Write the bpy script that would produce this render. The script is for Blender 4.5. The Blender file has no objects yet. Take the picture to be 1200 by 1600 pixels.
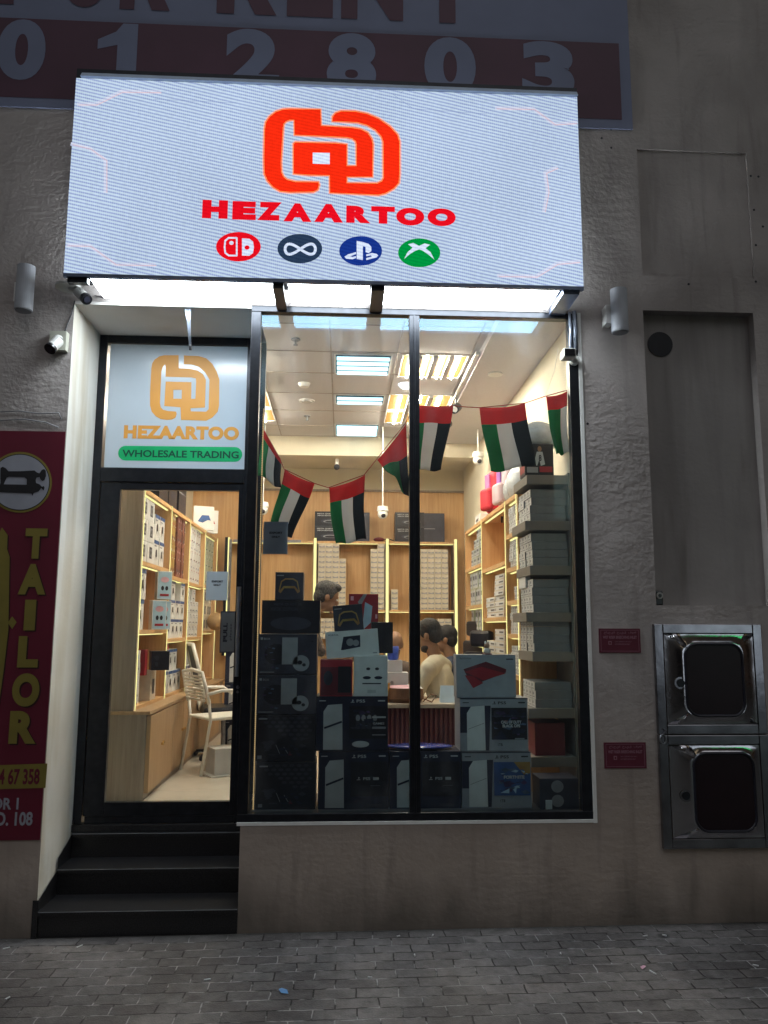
import bpy, bmesh, math, random
from mathutils import Vector, Matrix
random.seed(7)
R = math.radians
sc = bpy.context.scene
COL = sc.collection

# ------------------------------------------------------------------ camera, world, light, exposure
EYE = Vector((0.0, -4.75, 1.85))
FPX = 1238.0                                     # focal length in pixels of the 1200x1600 photograph
_p, _y, _r = .1438137, .0519782, .0036645
FWD = Vector((math.sin(_y)*math.cos(_p), math.cos(_y)*math.cos(_p), math.sin(_p)))
_rt = Vector((math.cos(_y), -math.sin(_y), 0)); _up = _rt.cross(FWD)
RT = math.cos(_r)*_rt + math.sin(_r)*_up
UP = -math.sin(_r)*_rt + math.cos(_r)*_up
cam_d = bpy.data.cameras.new('camera'); cam = bpy.data.objects.new('camera', cam_d); COL.objects.link(cam)
m3 = Matrix((RT, UP, -FWD)).transposed()
cam.matrix_world = Matrix.Translation(EYE) @ m3.to_4x4()
cam_d.sensor_fit = 'VERTICAL'; cam_d.sensor_height = 24.0; cam_d.lens = 24.0*FPX/1600.0
cam_d.clip_start = .05; cam_d.clip_end = 500
sc.camera = cam

W = bpy.data.worlds.new('World'); sc.world = W; W.use_nodes = True
nt = W.node_tree
sky = nt.nodes.new('ShaderNodeTexSky'); sky.sky_type = 'NISHITA'; sky.sun_disc = False
SUN_EL, SUN_ROT = R(0.5), R(0)
sky.sun_elevation = SUN_EL; sky.sun_rotation = SUN_ROT; sky.altitude = 10; sky.dust_density = 2.0
bg = nt.nodes['Background']; nt.links.new(sky.outputs[0], bg.inputs[0]); bg.inputs[1].default_value = 0.10
sun_d = bpy.data.lights.new('sun', 'SUN'); sun_d.energy = 0.14; sun_d.angle = R(50); sun_d.color = (1, .95, .95)
sun = bpy.data.objects.new('sun', sun_d); COL.objects.link(sun); sun.location = (0, -10, 12)
sun.rotation_euler = Vector((-.12, .60, -.80)).to_track_quat('-Z', 'Y').to_euler()
sc.view_settings.view_transform = 'Standard'; sc.view_settings.look = 'None'
sc.view_settings.exposure = 1.3; sc.view_settings.gamma = 1.0; sc.view_settings.use_curve_mapping = False
sc.cycles.use_denoising = True
sc.cycles.max_bounces = 8; sc.cycles.transparent_max_bounces = 12
sc.cycles.sample_clamp_indirect = 4.0

def at(px, py, Y=None, X=None, Z=None):
    """world point of a photograph pixel on a plane of the place"""
    d = FWD + RT*((px-600)/FPX) - UP*((py-800)/FPX)
    t = (Y-EYE.y)/d.y if Y is not None else (X-EYE.x)/d.x if X is not None else (Z-EYE.z)/d.z
    return EYE + d*t

# ------------------------------------------------------------------ materials
MATS = {}
def nodes(name):
    m = bpy.data.materials.new(name); m.use_nodes = True
    return m, m.node_tree, m.node_tree.nodes['Principled BSDF']
def mat(name, col, rough=.6, metal=0.0, var=.12, scale=8.0, bump=0.0, bscale=60.0, stretch=(1, 1, 1), spec=None, coat=0.0, col2=None, emis=0.0):
    if name in MATS: return MATS[name]
    m, t, b = nodes(name)
    tc = t.nodes.new('ShaderNodeTexCoord'); mp = t.nodes.new('ShaderNodeMapping')
    mp.inputs['Scale'].default_value = stretch
    t.links.new(tc.outputs['Object'], mp.inputs['Vector'])
    n = t.nodes.new('ShaderNodeTexNoise'); n.inputs['Scale'].default_value = scale; n.inputs['Detail'].default_value = 6
    t.links.new(mp.outputs[0], n.inputs['Vector'])
    cr = t.nodes.new('ShaderNodeValToRGB')
    c2 = col2 if col2 else tuple(min(1, c*(1+var)) for c in col)
    c1 = tuple(c*(1-var) for c in col)
    cr.color_ramp.elements[0].position = .32; cr.color_ramp.elements[1].position = .68
    cr.color_ramp.elements[0].color = (*c1, 1); cr.color_ramp.elements[1].color = (*c2, 1)
    t.links.new(n.outputs['Fac'], cr.inputs[0]); t.links.new(cr.outputs[0], b.inputs['Base Color'])
    b.inputs['Roughness'].default_value = rough; b.inputs['Metallic'].default_value = metal
    if spec is not None: b.inputs['Specular IOR Level'].default_value = spec
    if coat: b.inputs['Coat Weight'].default_value = coat
    if emis:
        t.links.new(cr.outputs[0], b.inputs['Emission Color']); b.inputs['Emission Strength'].default_value = emis
    if bump:
        n2 = t.nodes.new('ShaderNodeTexNoise'); n2.inputs['Scale'].default_value = bscale; n2.inputs['Detail'].default_value = 5
        t.links.new(mp.outputs[0], n2.inputs['Vector'])
        bp = t.nodes.new('ShaderNodeBump'); bp.inputs['Strength'].default_value = bump; bp.inputs['Distance'].default_value = .01
        t.links.new(n2.outputs['Fac'], bp.inputs['Height']); t.links.new(bp.outputs[0], b.inputs['Normal'])
    MATS[name] = m
    return m
def flat(name, col, rough=.6, metal=0.0, **k): return mat(name, col, rough, metal, var=.06, scale=30, **k)
def emit(name, col, s):
    if name in MATS: return MATS[name]
    m = bpy.data.materials.new(name); m.use_nodes = True; t = m.node_tree
    t.nodes.remove(t.nodes['Principled BSDF'])
    e = t.nodes.new('ShaderNodeEmission'); e.inputs[0].default_value = (*col, 1); e.inputs[1].default_value = s
    t.links.new(e.outputs[0], t.nodes['Material Output'].inputs[0]); MATS[name] = m
    return m
def led(name, col, s=1.0, depth=.5):
    """LED wall face: rows and columns of diodes with dark gaps between them"""
    if name in MATS: return MATS[name]
    m = bpy.data.materials.new(name); m.use_nodes = True; t = m.node_tree
    t.nodes.remove(t.nodes['Principled BSDF'])
    tc = t.nodes.new('ShaderNodeTexCoord')
    def wave(rot, scale, d, prof='SIN'):
        mp = t.nodes.new('ShaderNodeMapping'); mp.inputs['Rotation'].default_value = (0, rot, 0)
        t.links.new(tc.outputs['Object'], mp.inputs[0])
        w = t.nodes.new('ShaderNodeTexWave'); w.bands_direction = 'Z'; w.wave_profile = prof
        w.inputs['Scale'].default_value = scale; w.inputs['Distortion'].default_value = d
        w.inputs['Detail'].default_value = 1; w.inputs['Detail Scale'].default_value = .4
        t.links.new(mp.outputs[0], w.inputs[0]); return w
    w1 = wave(R(-12), 15.0, .6); w2 = wave(R(90), 26.0, 0)
    mul = t.nodes.new('ShaderNodeMath'); mul.operation = 'MULTIPLY_ADD'
    t.links.new(w2.outputs['Fac'], mul.inputs[0]); mul.inputs[1].default_value = .35; t.links.new(w1.outputs['Fac'], mul.inputs[2])
    cr = t.nodes.new('ShaderNodeValToRGB')
    cr.color_ramp.elements[0].position = .1; cr.color_ramp.elements[1].position = .95
    cr.color_ramp.elements[0].color = tuple(c*(1-depth) for c in col[:2])+(min(1, col[2]*(1-depth*.55)), 1)
    cr.color_ramp.elements[1].color = (*col, 1)
    t.links.new(mul.outputs[0], cr.inputs[0])
    n = t.nodes.new('ShaderNodeTexNoise'); n.inputs['Scale'].default_value = 1.3; t.links.new(tc.outputs['Object'], n.inputs[0])
    n5 = t.nodes.new('ShaderNodeTexNoise'); n5.inputs['Scale'].default_value = 48; n5.inputs['Detail'].default_value = 2; t.links.new(tc.outputs['Object'], n5.inputs[0]); n6 = t.nodes.new('ShaderNodeMath'); n6.operation = 'MULTIPLY_ADD'; n6.inputs[1].default_value = 1.1; t.links.new(n5.outputs['Fac'], n6.inputs[0]); n7 = t.nodes.new('ShaderNodeMath'); n7.operation = 'SUBTRACT'; n7.inputs[1].default_value = .55; t.links.new(n6.outputs[0], n7.inputs[0])
    mr = t.nodes.new('ShaderNodeMapRange'); mr.inputs[3].default_value = s*.85; mr.inputs[4].default_value = s*1.15
    t.links.new(n.outputs['Fac'], n6.inputs[2]); t.links.new(n7.outputs[0], mr.inputs[0])
    e = t.nodes.new('ShaderNodeEmission'); t.links.new(cr.outputs[0], e.inputs[0]); t.links.new(mr.outputs[0], e.inputs[1])
    t.links.new(e.outputs[0], t.nodes['Material Output'].inputs[0]); MATS[name] = m
    return m
def glass(name, tint=(.93, .97, .97), rough=.015, smear=True):
    m = bpy.data.materials.new(name); m.use_nodes = True; t = m.node_tree
    t.nodes.remove(t.nodes['Principled BSDF'])
    tr = t.nodes.new('ShaderNodeBsdfTransparent'); tr.inputs[0].default_value = (*tint, 1)
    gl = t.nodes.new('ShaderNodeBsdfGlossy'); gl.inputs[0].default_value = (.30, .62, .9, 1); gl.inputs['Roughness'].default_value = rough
    fr = t.nodes.new('ShaderNodeFresnel'); fr.inputs['IOR'].default_value = 1.5
    mul = t.nodes.new('ShaderNodeMath'); mul.operation = 'MULTIPLY_ADD'; mul.inputs[1].default_value = .9; mul.inputs[2].default_value = 0.005
    t.links.new(fr.outputs[0], mul.inputs[0])
    mx = t.nodes.new('ShaderNodeMixShader')
    t.links.new(mul.outputs[0], mx.inputs[0]); t.links.new(tr.outputs[0], mx.inputs[1]); t.links.new(gl.outputs[0], mx.inputs[2])
    out = mx
    if smear:      # dust and wiping marks, made stronger to imitate cloudy reflections
        tc = t.nodes.new('ShaderNodeTexCoord'); mp = t.nodes.new('ShaderNodeMapping'); mp.inputs['Scale'].default_value = (3, 3, 1.2)
        t.links.new(tc.outputs['Object'], mp.inputs[0])
        n = t.nodes.new('ShaderNodeTexNoise'); n.inputs['Scale'].default_value = 2.5; n.inputs['Detail'].default_value = 8
        t.links.new(mp.outputs[0], n.inputs[0])
        mr = t.nodes.new('ShaderNodeMapRange'); mr.inputs[1].default_value = .5; mr.inputs[2].default_value = .8; mr.inputs[3].default_value = .02; mr.inputs[4].default_value = .10
        t.links.new(n.outputs['Fac'], mr.inputs[0])
        df = t.nodes.new('ShaderNodeBsdfDiffuse'); df.inputs[0].default_value = (.6, .62, .65, 1)
        m2 = t.nodes.new('ShaderNodeMixShader'); t.links.new(mr.outputs[0], m2.inputs[0]); t.links.new(mx.outputs[0], m2.inputs[1]); t.links.new(df.outputs[0], m2.inputs[2])
        out = m2
    t.links.new(out.outputs[0], t.nodes['Material Output'].inputs[0])
    return m

def plaster(name, base, dark, bump, dirt=True, warm=None, drip=False):
    """troweled cement render: slanted trowel drags, pits, dirt rising from the ground"""
    m, t, b = nodes(name); L = t.links
    tc = t.nodes.new('ShaderNodeTexCoord')
    def noise(sc_, det, scale=(1, 1, 1), rot=(0, 0, 0), dist=0.0):
        mp = t.nodes.new('ShaderNodeMapping'); mp.inputs['Scale'].default_value = scale; mp.inputs['Rotation'].default_value = rot
        L.new(tc.outputs['Object'], mp.inputs[0])
        n = t.nodes.new('ShaderNodeTexNoise'); n.inputs['Scale'].default_value = sc_; n.inputs['Detail'].default_value = det
        n.inputs['Distortion'].default_value = dist; L.new(mp.outputs[0], n.inputs[0]); return n
    big = noise(1.6, 6, dist=.4)
    cr = t.nodes.new('ShaderNodeValToRGB'); cr.color_ramp.elements[0].position = .3; cr.color_ramp.elements[1].position = .7
    cr.color_ramp.elements[0].color = (*dark, 1); cr.color_ramp.elements[1].color = (*base, 1)
    L.new(big.outputs['Fac'], cr.inputs[0])
    out = cr.outputs[0]
    streak = noise(1.6, 7, scale=(3.4, 3.4, .35) if drip else (1.6, 1.6, .8), dist=.6)
    sr = t.nodes.new('ShaderNodeMapRange'); sr.inputs[1].default_value = .45; sr.inputs[2].default_value = .75; sr.inputs[3].default_value = 0; sr.inputs[4].default_value = .6 if drip else .45
    L.new(streak.outputs['Fac'], sr.inputs[0])
    mx = t.nodes.new('ShaderNodeMixRGB'); L.new(sr.outputs[0], mx.inputs[0]); L.new(out, mx.inputs[1])
    mx.inputs[2].default_value = (*(warm or tuple(c*.6 for c in dark)), 1); out = mx.outputs[0]
    if dirt:
        sp = t.nodes.new('ShaderNodeSeparateXYZ'); L.new(tc.outputs['Object'], sp.inputs[0])
        dn = noise(5, 5, scale=(1, 1, .4))
        ad = t.nodes.new('ShaderNodeMath'); ad.operation = 'MULTIPLY_ADD'; ad.inputs[1].default_value = -.5
        L.new(dn.outputs['Fac'], ad.inputs[0]); L.new(sp.outputs['Z'], ad.inputs[2])
        # browner coat on the plinth, worn away unevenly along its upper edge
        pr_ = t.nodes.new('ShaderNodeMapRange'); pr_.inputs[1].default_value = .35; pr_.inputs[2].default_value = 1.3; pr_.inputs[3].default_value = .85; pr_.inputs[4].default_value = 0
        L.new(ad.outputs[0], pr_.inputs[0])
        pm = t.nodes.new('ShaderNodeMixRGB'); L.new(pr_.outputs[0], pm.inputs[0]); L.new(out, pm.inputs[1]); 
        pc = t.nodes.new('ShaderNodeMixRGB'); L.new(big.outputs['Fac'], pc.inputs[0]); pc.inputs[1].default_value = (.30, .235, .19, 1); pc.inputs[2].default_value = (.50, .42, .36, 1); L.new(pc.outputs[0], pm.inputs[2]); out = pm.outputs[0]
        vs_ = noise(2.2, 7, scale=(5, 5, .5), dist=.5); vr_ = t.nodes.new('ShaderNodeMapRange'); vr_.inputs[1].default_value = .55; vr_.inputs[2].default_value = .75; vr_.inputs[4].default_value = .35; L.new(vs_.outputs['Fac'], vr_.inputs[0])
        vm = t.nodes.new('ShaderNodeMixRGB'); L.new(vr_.outputs[0], vm.inputs[0]); L.new(out, vm.inputs[1]); vm.inputs[2].default_value = (.14, .12, .11, 1); out = vm.outputs[0]
        dr = t.nodes.new('ShaderNodeMapRange'); dr.inputs[1].default_value = -.1; dr.inputs[2].default_value = .22; dr.inputs[3].default_value = .7; dr.inputs[4].default_value = 0
        L.new(ad.outputs[0], dr.inputs[0])
        m3_ = t.nodes.new('ShaderNodeMixRGB'); L.new(dr.outputs[0], m3_.inputs[0]); L.new(out, m3_.inputs[1]); m3_.inputs[2].default_value = (.09, .08, .07, 1)
        out = m3_.outputs[0]
    L.new(out, b.inputs['Base Color']); b.inputs['Roughness'].default_value = .9; b.inputs['Specular IOR Level'].default_value = .2
    # relief: trowel drags in patches of different direction + grain
    v = t.nodes.new('ShaderNodeTexVoronoi'); v.inputs['Scale'].default_value = 3.0; L.new(tc.outputs['Object'], v.inputs[0])
    d1 = noise(9, 5, scale=(.9, 1, 2.4), rot=(0, R(22), 0), dist=.3)
    d2 = noise(9, 5, scale=(1, 1, 1.5), rot=(0, R(-40), 0), dist=.8)
    gr = t.nodes.new('ShaderNodeMath'); gr.operation = 'GREATER_THAN'; gr.inputs[1].default_value = .62
    sx = t.nodes.new('ShaderNodeSeparateXYZ'); L.new(v.outputs['Color'], sx.inputs[0]); L.new(sx.outputs['X'], gr.inputs[0])
    mf = t.nodes.new('ShaderNodeMixRGB'); L.new(gr.outputs[0], mf.inputs[0]); L.new(d1.outputs['Fac'], mf.inputs[1]); L.new(d2.outputs['Fac'], mf.inputs[2])
    g = noise(38, 6)
    am = t.nodes.new('ShaderNodeMath'); am.operation = 'MULTIPLY_ADD'; am.inputs[1].default_value = .7; L.new(g.outputs['Fac'], am.inputs[0]); L.new(mf.outputs[0], am.inputs[2])
    # relief is patchy, and smoother on the plinth
    pn = noise(.9, 2); pk = t.nodes.new('ShaderNodeMapRange'); pk.inputs[1].default_value = .35; pk.inputs[2].default_value = .65; pk.inputs[3].default_value = .25; pk.inputs[4].default_value = 1.0; L.new(pn.outputs['Fac'], pk.inputs[0])
    sz = t.nodes.new('ShaderNodeSeparateXYZ'); L.new(tc.outputs['Object'], sz.inputs[0]); zk = t.nodes.new('ShaderNodeMapRange'); zk.inputs[1].default_value = .6; zk.inputs[2].default_value = 1.5; zk.inputs[3].default_value = .3 if dirt else 1.0; L.new(sz.outputs['Z'], zk.inputs[0])
    k1 = t.nodes.new('ShaderNodeMath'); k1.operation = 'MULTIPLY'; L.new(pk.outputs[0], k1.inputs[0]); L.new(zk.outputs[0], k1.inputs[1])
    k2 = t.nodes.new('ShaderNodeMath'); k2.operation = 'MULTIPLY'; L.new(am.outputs[0], k2.inputs[0]); L.new(k1.outputs[0], k2.inputs[1]); am = k2
    bp = t.nodes.new('ShaderNodeBump'); bp.inputs['Strength'].default_value = bump; bp.inputs['Distance'].default_value = .03
    L.new(am.outputs[0], bp.inputs['Height']); L.new(bp.outputs[0], b.inputs['Normal'])
    return m

def pavers(name):
    m, t, b = nodes(name); L = t.links
    tc = t.nodes.new('ShaderNodeTexCoord'); mp = t.nodes.new('ShaderNodeMapping')
    L.new(tc.outputs['Object'], mp.inputs[0])
    wn = t.nodes.new('ShaderNodeTexNoise'); wn.inputs['Scale'].default_value = 7; L.new(tc.outputs['Object'], wn.inputs[0])
    ws = t.nodes.new('ShaderNodeVectorMath'); ws.operation = 'SCALE'; ws.inputs['Scale'].default_value = .026; L.new(wn.outputs['Color'], ws.inputs[0])
    wa = t.nodes.new('ShaderNodeVectorMath'); wa.operation = 'ADD'; L.new(mp.outputs[0], wa.inputs[0]); L.new(ws.outputs[0], wa.inputs[1])
    br = t.nodes.new('ShaderNodeTexBrick'); L.new(wa.outputs[0], br.inputs['Vector'])
    br.inputs['Scale'].default_value = 1.0; br.inputs['Brick Width'].default_value = .2; br.inputs['Row Height'].default_value = .1
    br.inputs['Mortar Size'].default_value = .0045; br.inputs['Mortar Smooth'].default_value = .4; br.inputs['Bias'].default_value = -.1
    br.offset = .5
    br.inputs['Color1'].default_value = (.105, .098, .1, 1); br.inputs['Color2'].default_value = (.15, .143, .143, 1)
    br.inputs['Mortar'].default_value = (.03, .028, .027, 1)
    # a few redder pavers
    v = t.nodes.new('ShaderNodeTexBrick'); L.new(wa.outputs[0], v.inputs['Vector'])
    for k in ('Scale', 'Brick Width', 'Row Height'): v.inputs[k].default_value = br.inputs[k].default_value
    v.offset = .5; v.inputs['Mortar Size'].default_value = 0; v.inputs['Bias'].default_value = -.86
    v.inputs['Color1'].default_value = (0, 0, 0, 1); v.inputs['Color2'].default_value = (1, 1, 1, 1)
    vs = t.nodes.new('ShaderNodeMath'); vs.operation = 'MULTIPLY'; vs.inputs[1].default_value = .55; L.new(v.outputs['Color'], vs.inputs[0])
    rm = t.nodes.new('ShaderNodeMixRGB'); L.new(vs.outputs[0], rm.inputs[0]); L.new(br.outputs['Color'], rm.inputs[1]); rm.inputs[2].default_value = (.12, .062, .05, 1)
    n = t.nodes.new('ShaderNodeTexNoise'); n.inputs['Scale'].default_value = 1.7; n.inputs['Detail'].default_value = 8; L.new(tc.outputs['Object'], n.inputs[0])
    cr = t.nodes.new('ShaderNodeValToRGB'); cr.color_ramp.elements[0].position = .3; cr.color_ramp.elements[1].position = .72
    cr.color_ramp.elements[0].color = (.48, .46, .46, 1); cr.color_ramp.elements[1].color = (1.3, 1.28, 1.25, 1)
    L.new(n.outputs['Fac'], cr.inputs[0])
    mu = t.nodes.new('ShaderNodeMixRGB'); mu.blend_type = 'MULTIPLY'; mu.inputs[0].default_value = 1; L.new(rm.outputs[0], mu.inputs[1]); L.new(cr.outputs[0], mu.inputs[2])
    # pale sand lying in parts of the joints, oil spots
    n2 = t.nodes.new('ShaderNodeTexNoise'); n2.inputs['Scale'].default_value = 9; n2.inputs['Detail'].default_value = 3; L.new(tc.outputs['Object'], n2.inputs[0])
    r2 = t.nodes.new('ShaderNodeMapRange'); r2.inputs[1].default_value = .47; r2.inputs[2].default_value = .57; L.new(n2.outputs['Fac'], r2.inputs[0])
    jm = t.nodes.new('ShaderNodeMath'); jm.operation = 'MULTIPLY'; L.new(r2.outputs[0], jm.inputs[0]); L.new(br.outputs['Fac'], jm.inputs[1])
    js = t.nodes.new('ShaderNodeMath'); js.operation = 'MULTIPLY'; js.inputs[1].default_value = .75; L.new(jm.outputs[0], js.inputs[0])
    sm = t.nodes.new('ShaderNodeMixRGB'); L.new(js.outputs[0], sm.inputs[0]); L.new(mu.outputs[0], sm.inputs[1]); sm.inputs[2].default_value = (.36, .35, .345, 1)
    mo = t.nodes.new('ShaderNodeTexNoise'); mo.inputs['Scale'].default_value = 16; mo.inputs['Detail'].default_value = 9; mo.inputs['Roughness'].default_value = .7; L.new(tc.outputs['Object'], mo.inputs[0])
    mc = t.nodes.new('ShaderNodeMapRange'); mc.inputs[1].default_value = .3; mc.inputs[2].default_value = .7; mc.inputs[3].default_value = .62; mc.inputs[4].default_value = 1.35; L.new(mo.outputs['Fac'], mc.inputs[0])
    mm = t.nodes.new('ShaderNodeVectorMath'); mm.operation = 'SCALE'; L.new(sm.outputs[0], mm.inputs[0]); L.new(mc.outputs[0], mm.inputs['Scale'])
    vo = t.nodes.new('ShaderNodeTexVoronoi'); vo.inputs['Scale'].default_value = 3.1; L.new(wa.outputs[0], vo.inputs[0])
    vr = t.nodes.new('ShaderNodeMapRange'); vr.inputs[1].default_value = .07; vr.inputs[2].default_value = .13; vr.inputs[3].default_value = .6; vr.inputs[4].default_value = 0
    L.new(vo.outputs['Distance'], vr.inputs[0])
    om = t.nodes.new('ShaderNodeMixRGB'); L.new(vr.outputs[0], om.inputs[0]); L.new(mm.outputs[0], om.inputs[1]); om.inputs[2].default_value = (.03, .03, .03, 1)
    L.new(om.outputs[0], b.inputs['Base Color'])
    # grime gathered where the paving meets the wall
    sp = t.nodes.new('ShaderNodeSeparateXYZ'); L.new(tc.outputs['Object'], sp.inputs[0]); gy = t.nodes.new('ShaderNodeMath'); gy.operation = 'MULTIPLY_ADD'; gy.inputs[1].default_value = .16; L.new(n2.outputs['Fac'], gy.inputs[0]); L.new(sp.outputs['Y'], gy.inputs[2])
    gr_ = t.nodes.new('ShaderNodeMapRange'); gr_.inputs[1].default_value = .0; gr_.inputs[2].default_value = .09; gr_.inputs[4].default_value = .8; L.new(gy.outputs[0], gr_.inputs[0])
    gm2 = t.nodes.new('ShaderNodeMixRGB'); L.new(gr_.outputs[0], gm2.inputs[0]); L.new(om.outputs[0], gm2.inputs[1]); gm2.inputs[2].default_value = (.03, .028, .026, 1); L.new(gm2.outputs[0], b.inputs['Base Color'])
    gn = t.nodes.new('ShaderNodeTexNoise'); gn.inputs['Scale'].default_value = 120; gn.inputs['Detail'].default_value = 4; L.new(tc.outputs['Object'], gn.inputs[0])
    hh = t.nodes.new('ShaderNodeMath'); hh.operation = 'MULTIPLY_ADD'; hh.inputs[1].default_value = -1.0; L.new(br.outputs['Fac'], hh.inputs[0])
    gm = t.nodes.new('ShaderNodeMath'); gm.operation = 'MULTIPLY'; gm.inputs[1].default_value = .35; L.new(gn.outputs['Fac'], gm.inputs[0]); L.new(gm.outputs[0], hh.inputs[2])
    bp = t.nodes.new('ShaderNodeBump'); bp.inputs['Strength'].default_value = .9; bp.inputs['Distance'].default_value = .009
    L.new(hh.outputs[0], bp.inputs['Height']); L.new(bp.outputs[0], b.inputs['Normal'])
    b.inputs['Roughness'].default_value = .55; b.inputs['Specular IOR Level'].default_value = .35
    return m

def wood(name, a, b_, rough=.45):
    m, t, b = nodes(name); L = t.links
    tc = t.nodes.new('ShaderNodeTexCoord'); mp = t.nodes.new('ShaderNodeMapping'); mp.inputs['Scale'].default_value = (9, 9, .45)
    L.new(tc.outputs['Object'], mp.inputs[0])
    n = t.nodes.new('ShaderNodeTexNoise'); n.inputs['Scale'].default_value = 4; n.inputs['Detail'].default_value = 9; n.inputs['Roughness'].default_value = .65; n.inputs['Distortion'].default_value = .5
    L.new(mp.outputs[0], n.inputs[0])
    cr = t.nodes.new('ShaderNodeValToRGB'); cr.color_ramp.elements[0].position = .3; cr.color_ramp.elements[1].position = .7
    cr.color_ramp.elements[0].color = (*a, 1); cr.color_ramp.elements[1].color = (*b_, 1)
    L.new(n.outputs['Fac'], cr.inputs[0]); L.new(cr.outputs[0], b.inputs['Base Color']); b.inputs['Roughness'].default_value = rough
    return m

PL = plaster('rough_plaster', (.50, .455, .44), (.37, .335, .32), .36)
PLR = plaster('smooth_plaster', (.38, .355, .345), (.29, .27, .262), .1, drip=True)
PLW = plaster('white_plaster', (.78, .77, .73), (.62, .60, .55), .08, dirt=False, warm=(.42, .34, .2), drip=True)
CEILW = plaster('soffit_paint', (.62, .60, .58), (.54, .52, .5), .04, dirt=False, warm=(.48, .45, .42))
PAVE = pavers('paving_blocks')
OAK = wood('oak_veneer', (.52, .29, .12), (.68, .43, .21))
OAKG = wood('greyed_oak', (.24, .19, .15), (.34, .28, .23))
OAKD = wood('door_oak', (.36, .22, .115), (.48, .32, .18))
GRAN = mat('black_granite', (.008, .008, .010), .3, var=.5, scale=160, col2=(.03, .03, .033))
FRAME = mat('dark_anodised', (.022, .024, .03), .32, .6, var=.2, scale=20)
FRAMEL = mat('brushed_metal', (.25, .25, .27), .35, .9, var=.15, scale=20)
STEEL = mat('polished_steel', (.46, .45, .47), .13, 1.0, var=.12, scale=5, bump=.35, bscale=4)
STEELF = mat('satin_steel', (.25, .25, .27), .18, 1.0, var=.3, scale=6, bump=.14, bscale=7)
WHITE = mat('white_paint', (.78, .78, .76), .5, var=.05, scale=12)
CREAM = mat('cream_wall', (.72, .66, .52), .8, var=.04, scale=3)
CEIL = mat('ceiling_tile', (.60, .59, .61), .9, var=.03, scale=60)
TILE = mat('floor_tile', (.74, .68, .58), .12, var=.06, scale=4)
CARD = mat('white_carton', (.66, .66, .65), .5, var=.05, scale=15)
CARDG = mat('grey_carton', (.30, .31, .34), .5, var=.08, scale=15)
CARDK = mat('pale_carton', (.62, .55, .44), .6, var=.08, scale=18)
BLK = mat('black_print', (.011, .011, .018), .35, var=.2, scale=20)  # bluish: reflections on the window glass put into the print colour
NAVY = mat('navy_print', (.012, .016, .04), .35, var=.2, scale=10)
DGREY = mat('charcoal_print', (.032, .032, .050), .4, var=.2, scale=10)  # bluish too, for the reflections on the glass in front
GREYP = mat('grey_print', (.25, .26, .28), .5, var=.1, scale=10)
LGREYP = mat('pale_grey_print', (.48, .49, .5), .5, var=.1, scale=10)
REDP = mat('red_print', (.33, .018, .03), .4, var=.12, scale=10)
MAROON = mat('maroon_print', (.13, .014, .025), .4, var=.12, scale=10)
BLUEP = mat('blue_print', (.035, .09, .26), .4, var=.2, scale=14)
CYANP = mat('pastel_blue_print', (.38, .55, .68), .5, var=.15, scale=8)
PINKP = mat('pink_print', (.68, .38, .44), .5, var=.2, scale=8)
YELP = mat('amber_print', (.55, .38, .1), .5, var=.3, scale=14, col2=(.3, .14, .04))
BRNP = mat('russet_print', (.2, .07, .045), .5, var=.4, scale=20)
GRNP = mat('green_print', (.02, .28, .1), .5, var=.1, scale=20)
ORGP = mat('orange_print', (.60, .27, .04), .45, var=.04, scale=6)
PAPER = mat('paper', (.55, .6, .63), .7, var=.04, scale=10)
SKIN = mat('skin', (.30, .155, .085), .5, var=.08, scale=20)
HAIR = mat('hair', (.018, .014, .012), .7, var=.5, scale=120, bump=.9, bscale=160, stretch=(1, 1, .4))
HAIRG = mat('greying_hair', (.055, .05, .047), .7, var=.6, scale=150, bump=.9, bscale=160, stretch=(1, 1, .4))
WARM = emit('warm_led', (1.0, .90, .36), .55)
GLASS = glass('window_glass')

# ------------------------------------------------------------------ mesh helpers
_TXT = {}
def text_shape(s, bold=0.0, sp=1.0):
    key = (s, bold, sp)
    if key in _TXT: return _TXT[key]
    cu = bpy.data.curves.new('t', 'FONT'); cu.body = s; cu.offset = bold; cu.space_character = sp; cu.resolution_u = 7 if bold >= .045 else 3
    ob = bpy.data.objects.new('t', cu); COL.objects.link(ob)
    dg = bpy.context.evaluated_depsgraph_get(); dg.update()
    me = bpy.data.meshes.new_from_object(ob.evaluated_get(dg))
    vs = [(v.co.x, v.co.y) for v in me.vertices]; fs = [tuple(p.vertices) for p in me.polygons]
    bpy.data.objects.remove(ob); bpy.data.curves.remove(cu); bpy.data.meshes.remove(me)
    if not vs: vs, fs = [(0, 0), (1, 0), (1, 1)], []
    x0 = min(v[0] for v in vs); x1 = max(v[0] for v in vs); y0 = min(v[1] for v in vs); y1 = max(v[1] for v in vs)
    vs = [((v[0]-x0)/max(x1-x0, 1e-6), (v[1]-y0)/max(y1-y0, 1e-6)) for v in vs]
    _TXT[key] = (vs, fs)
    return _TXT[key]

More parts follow.
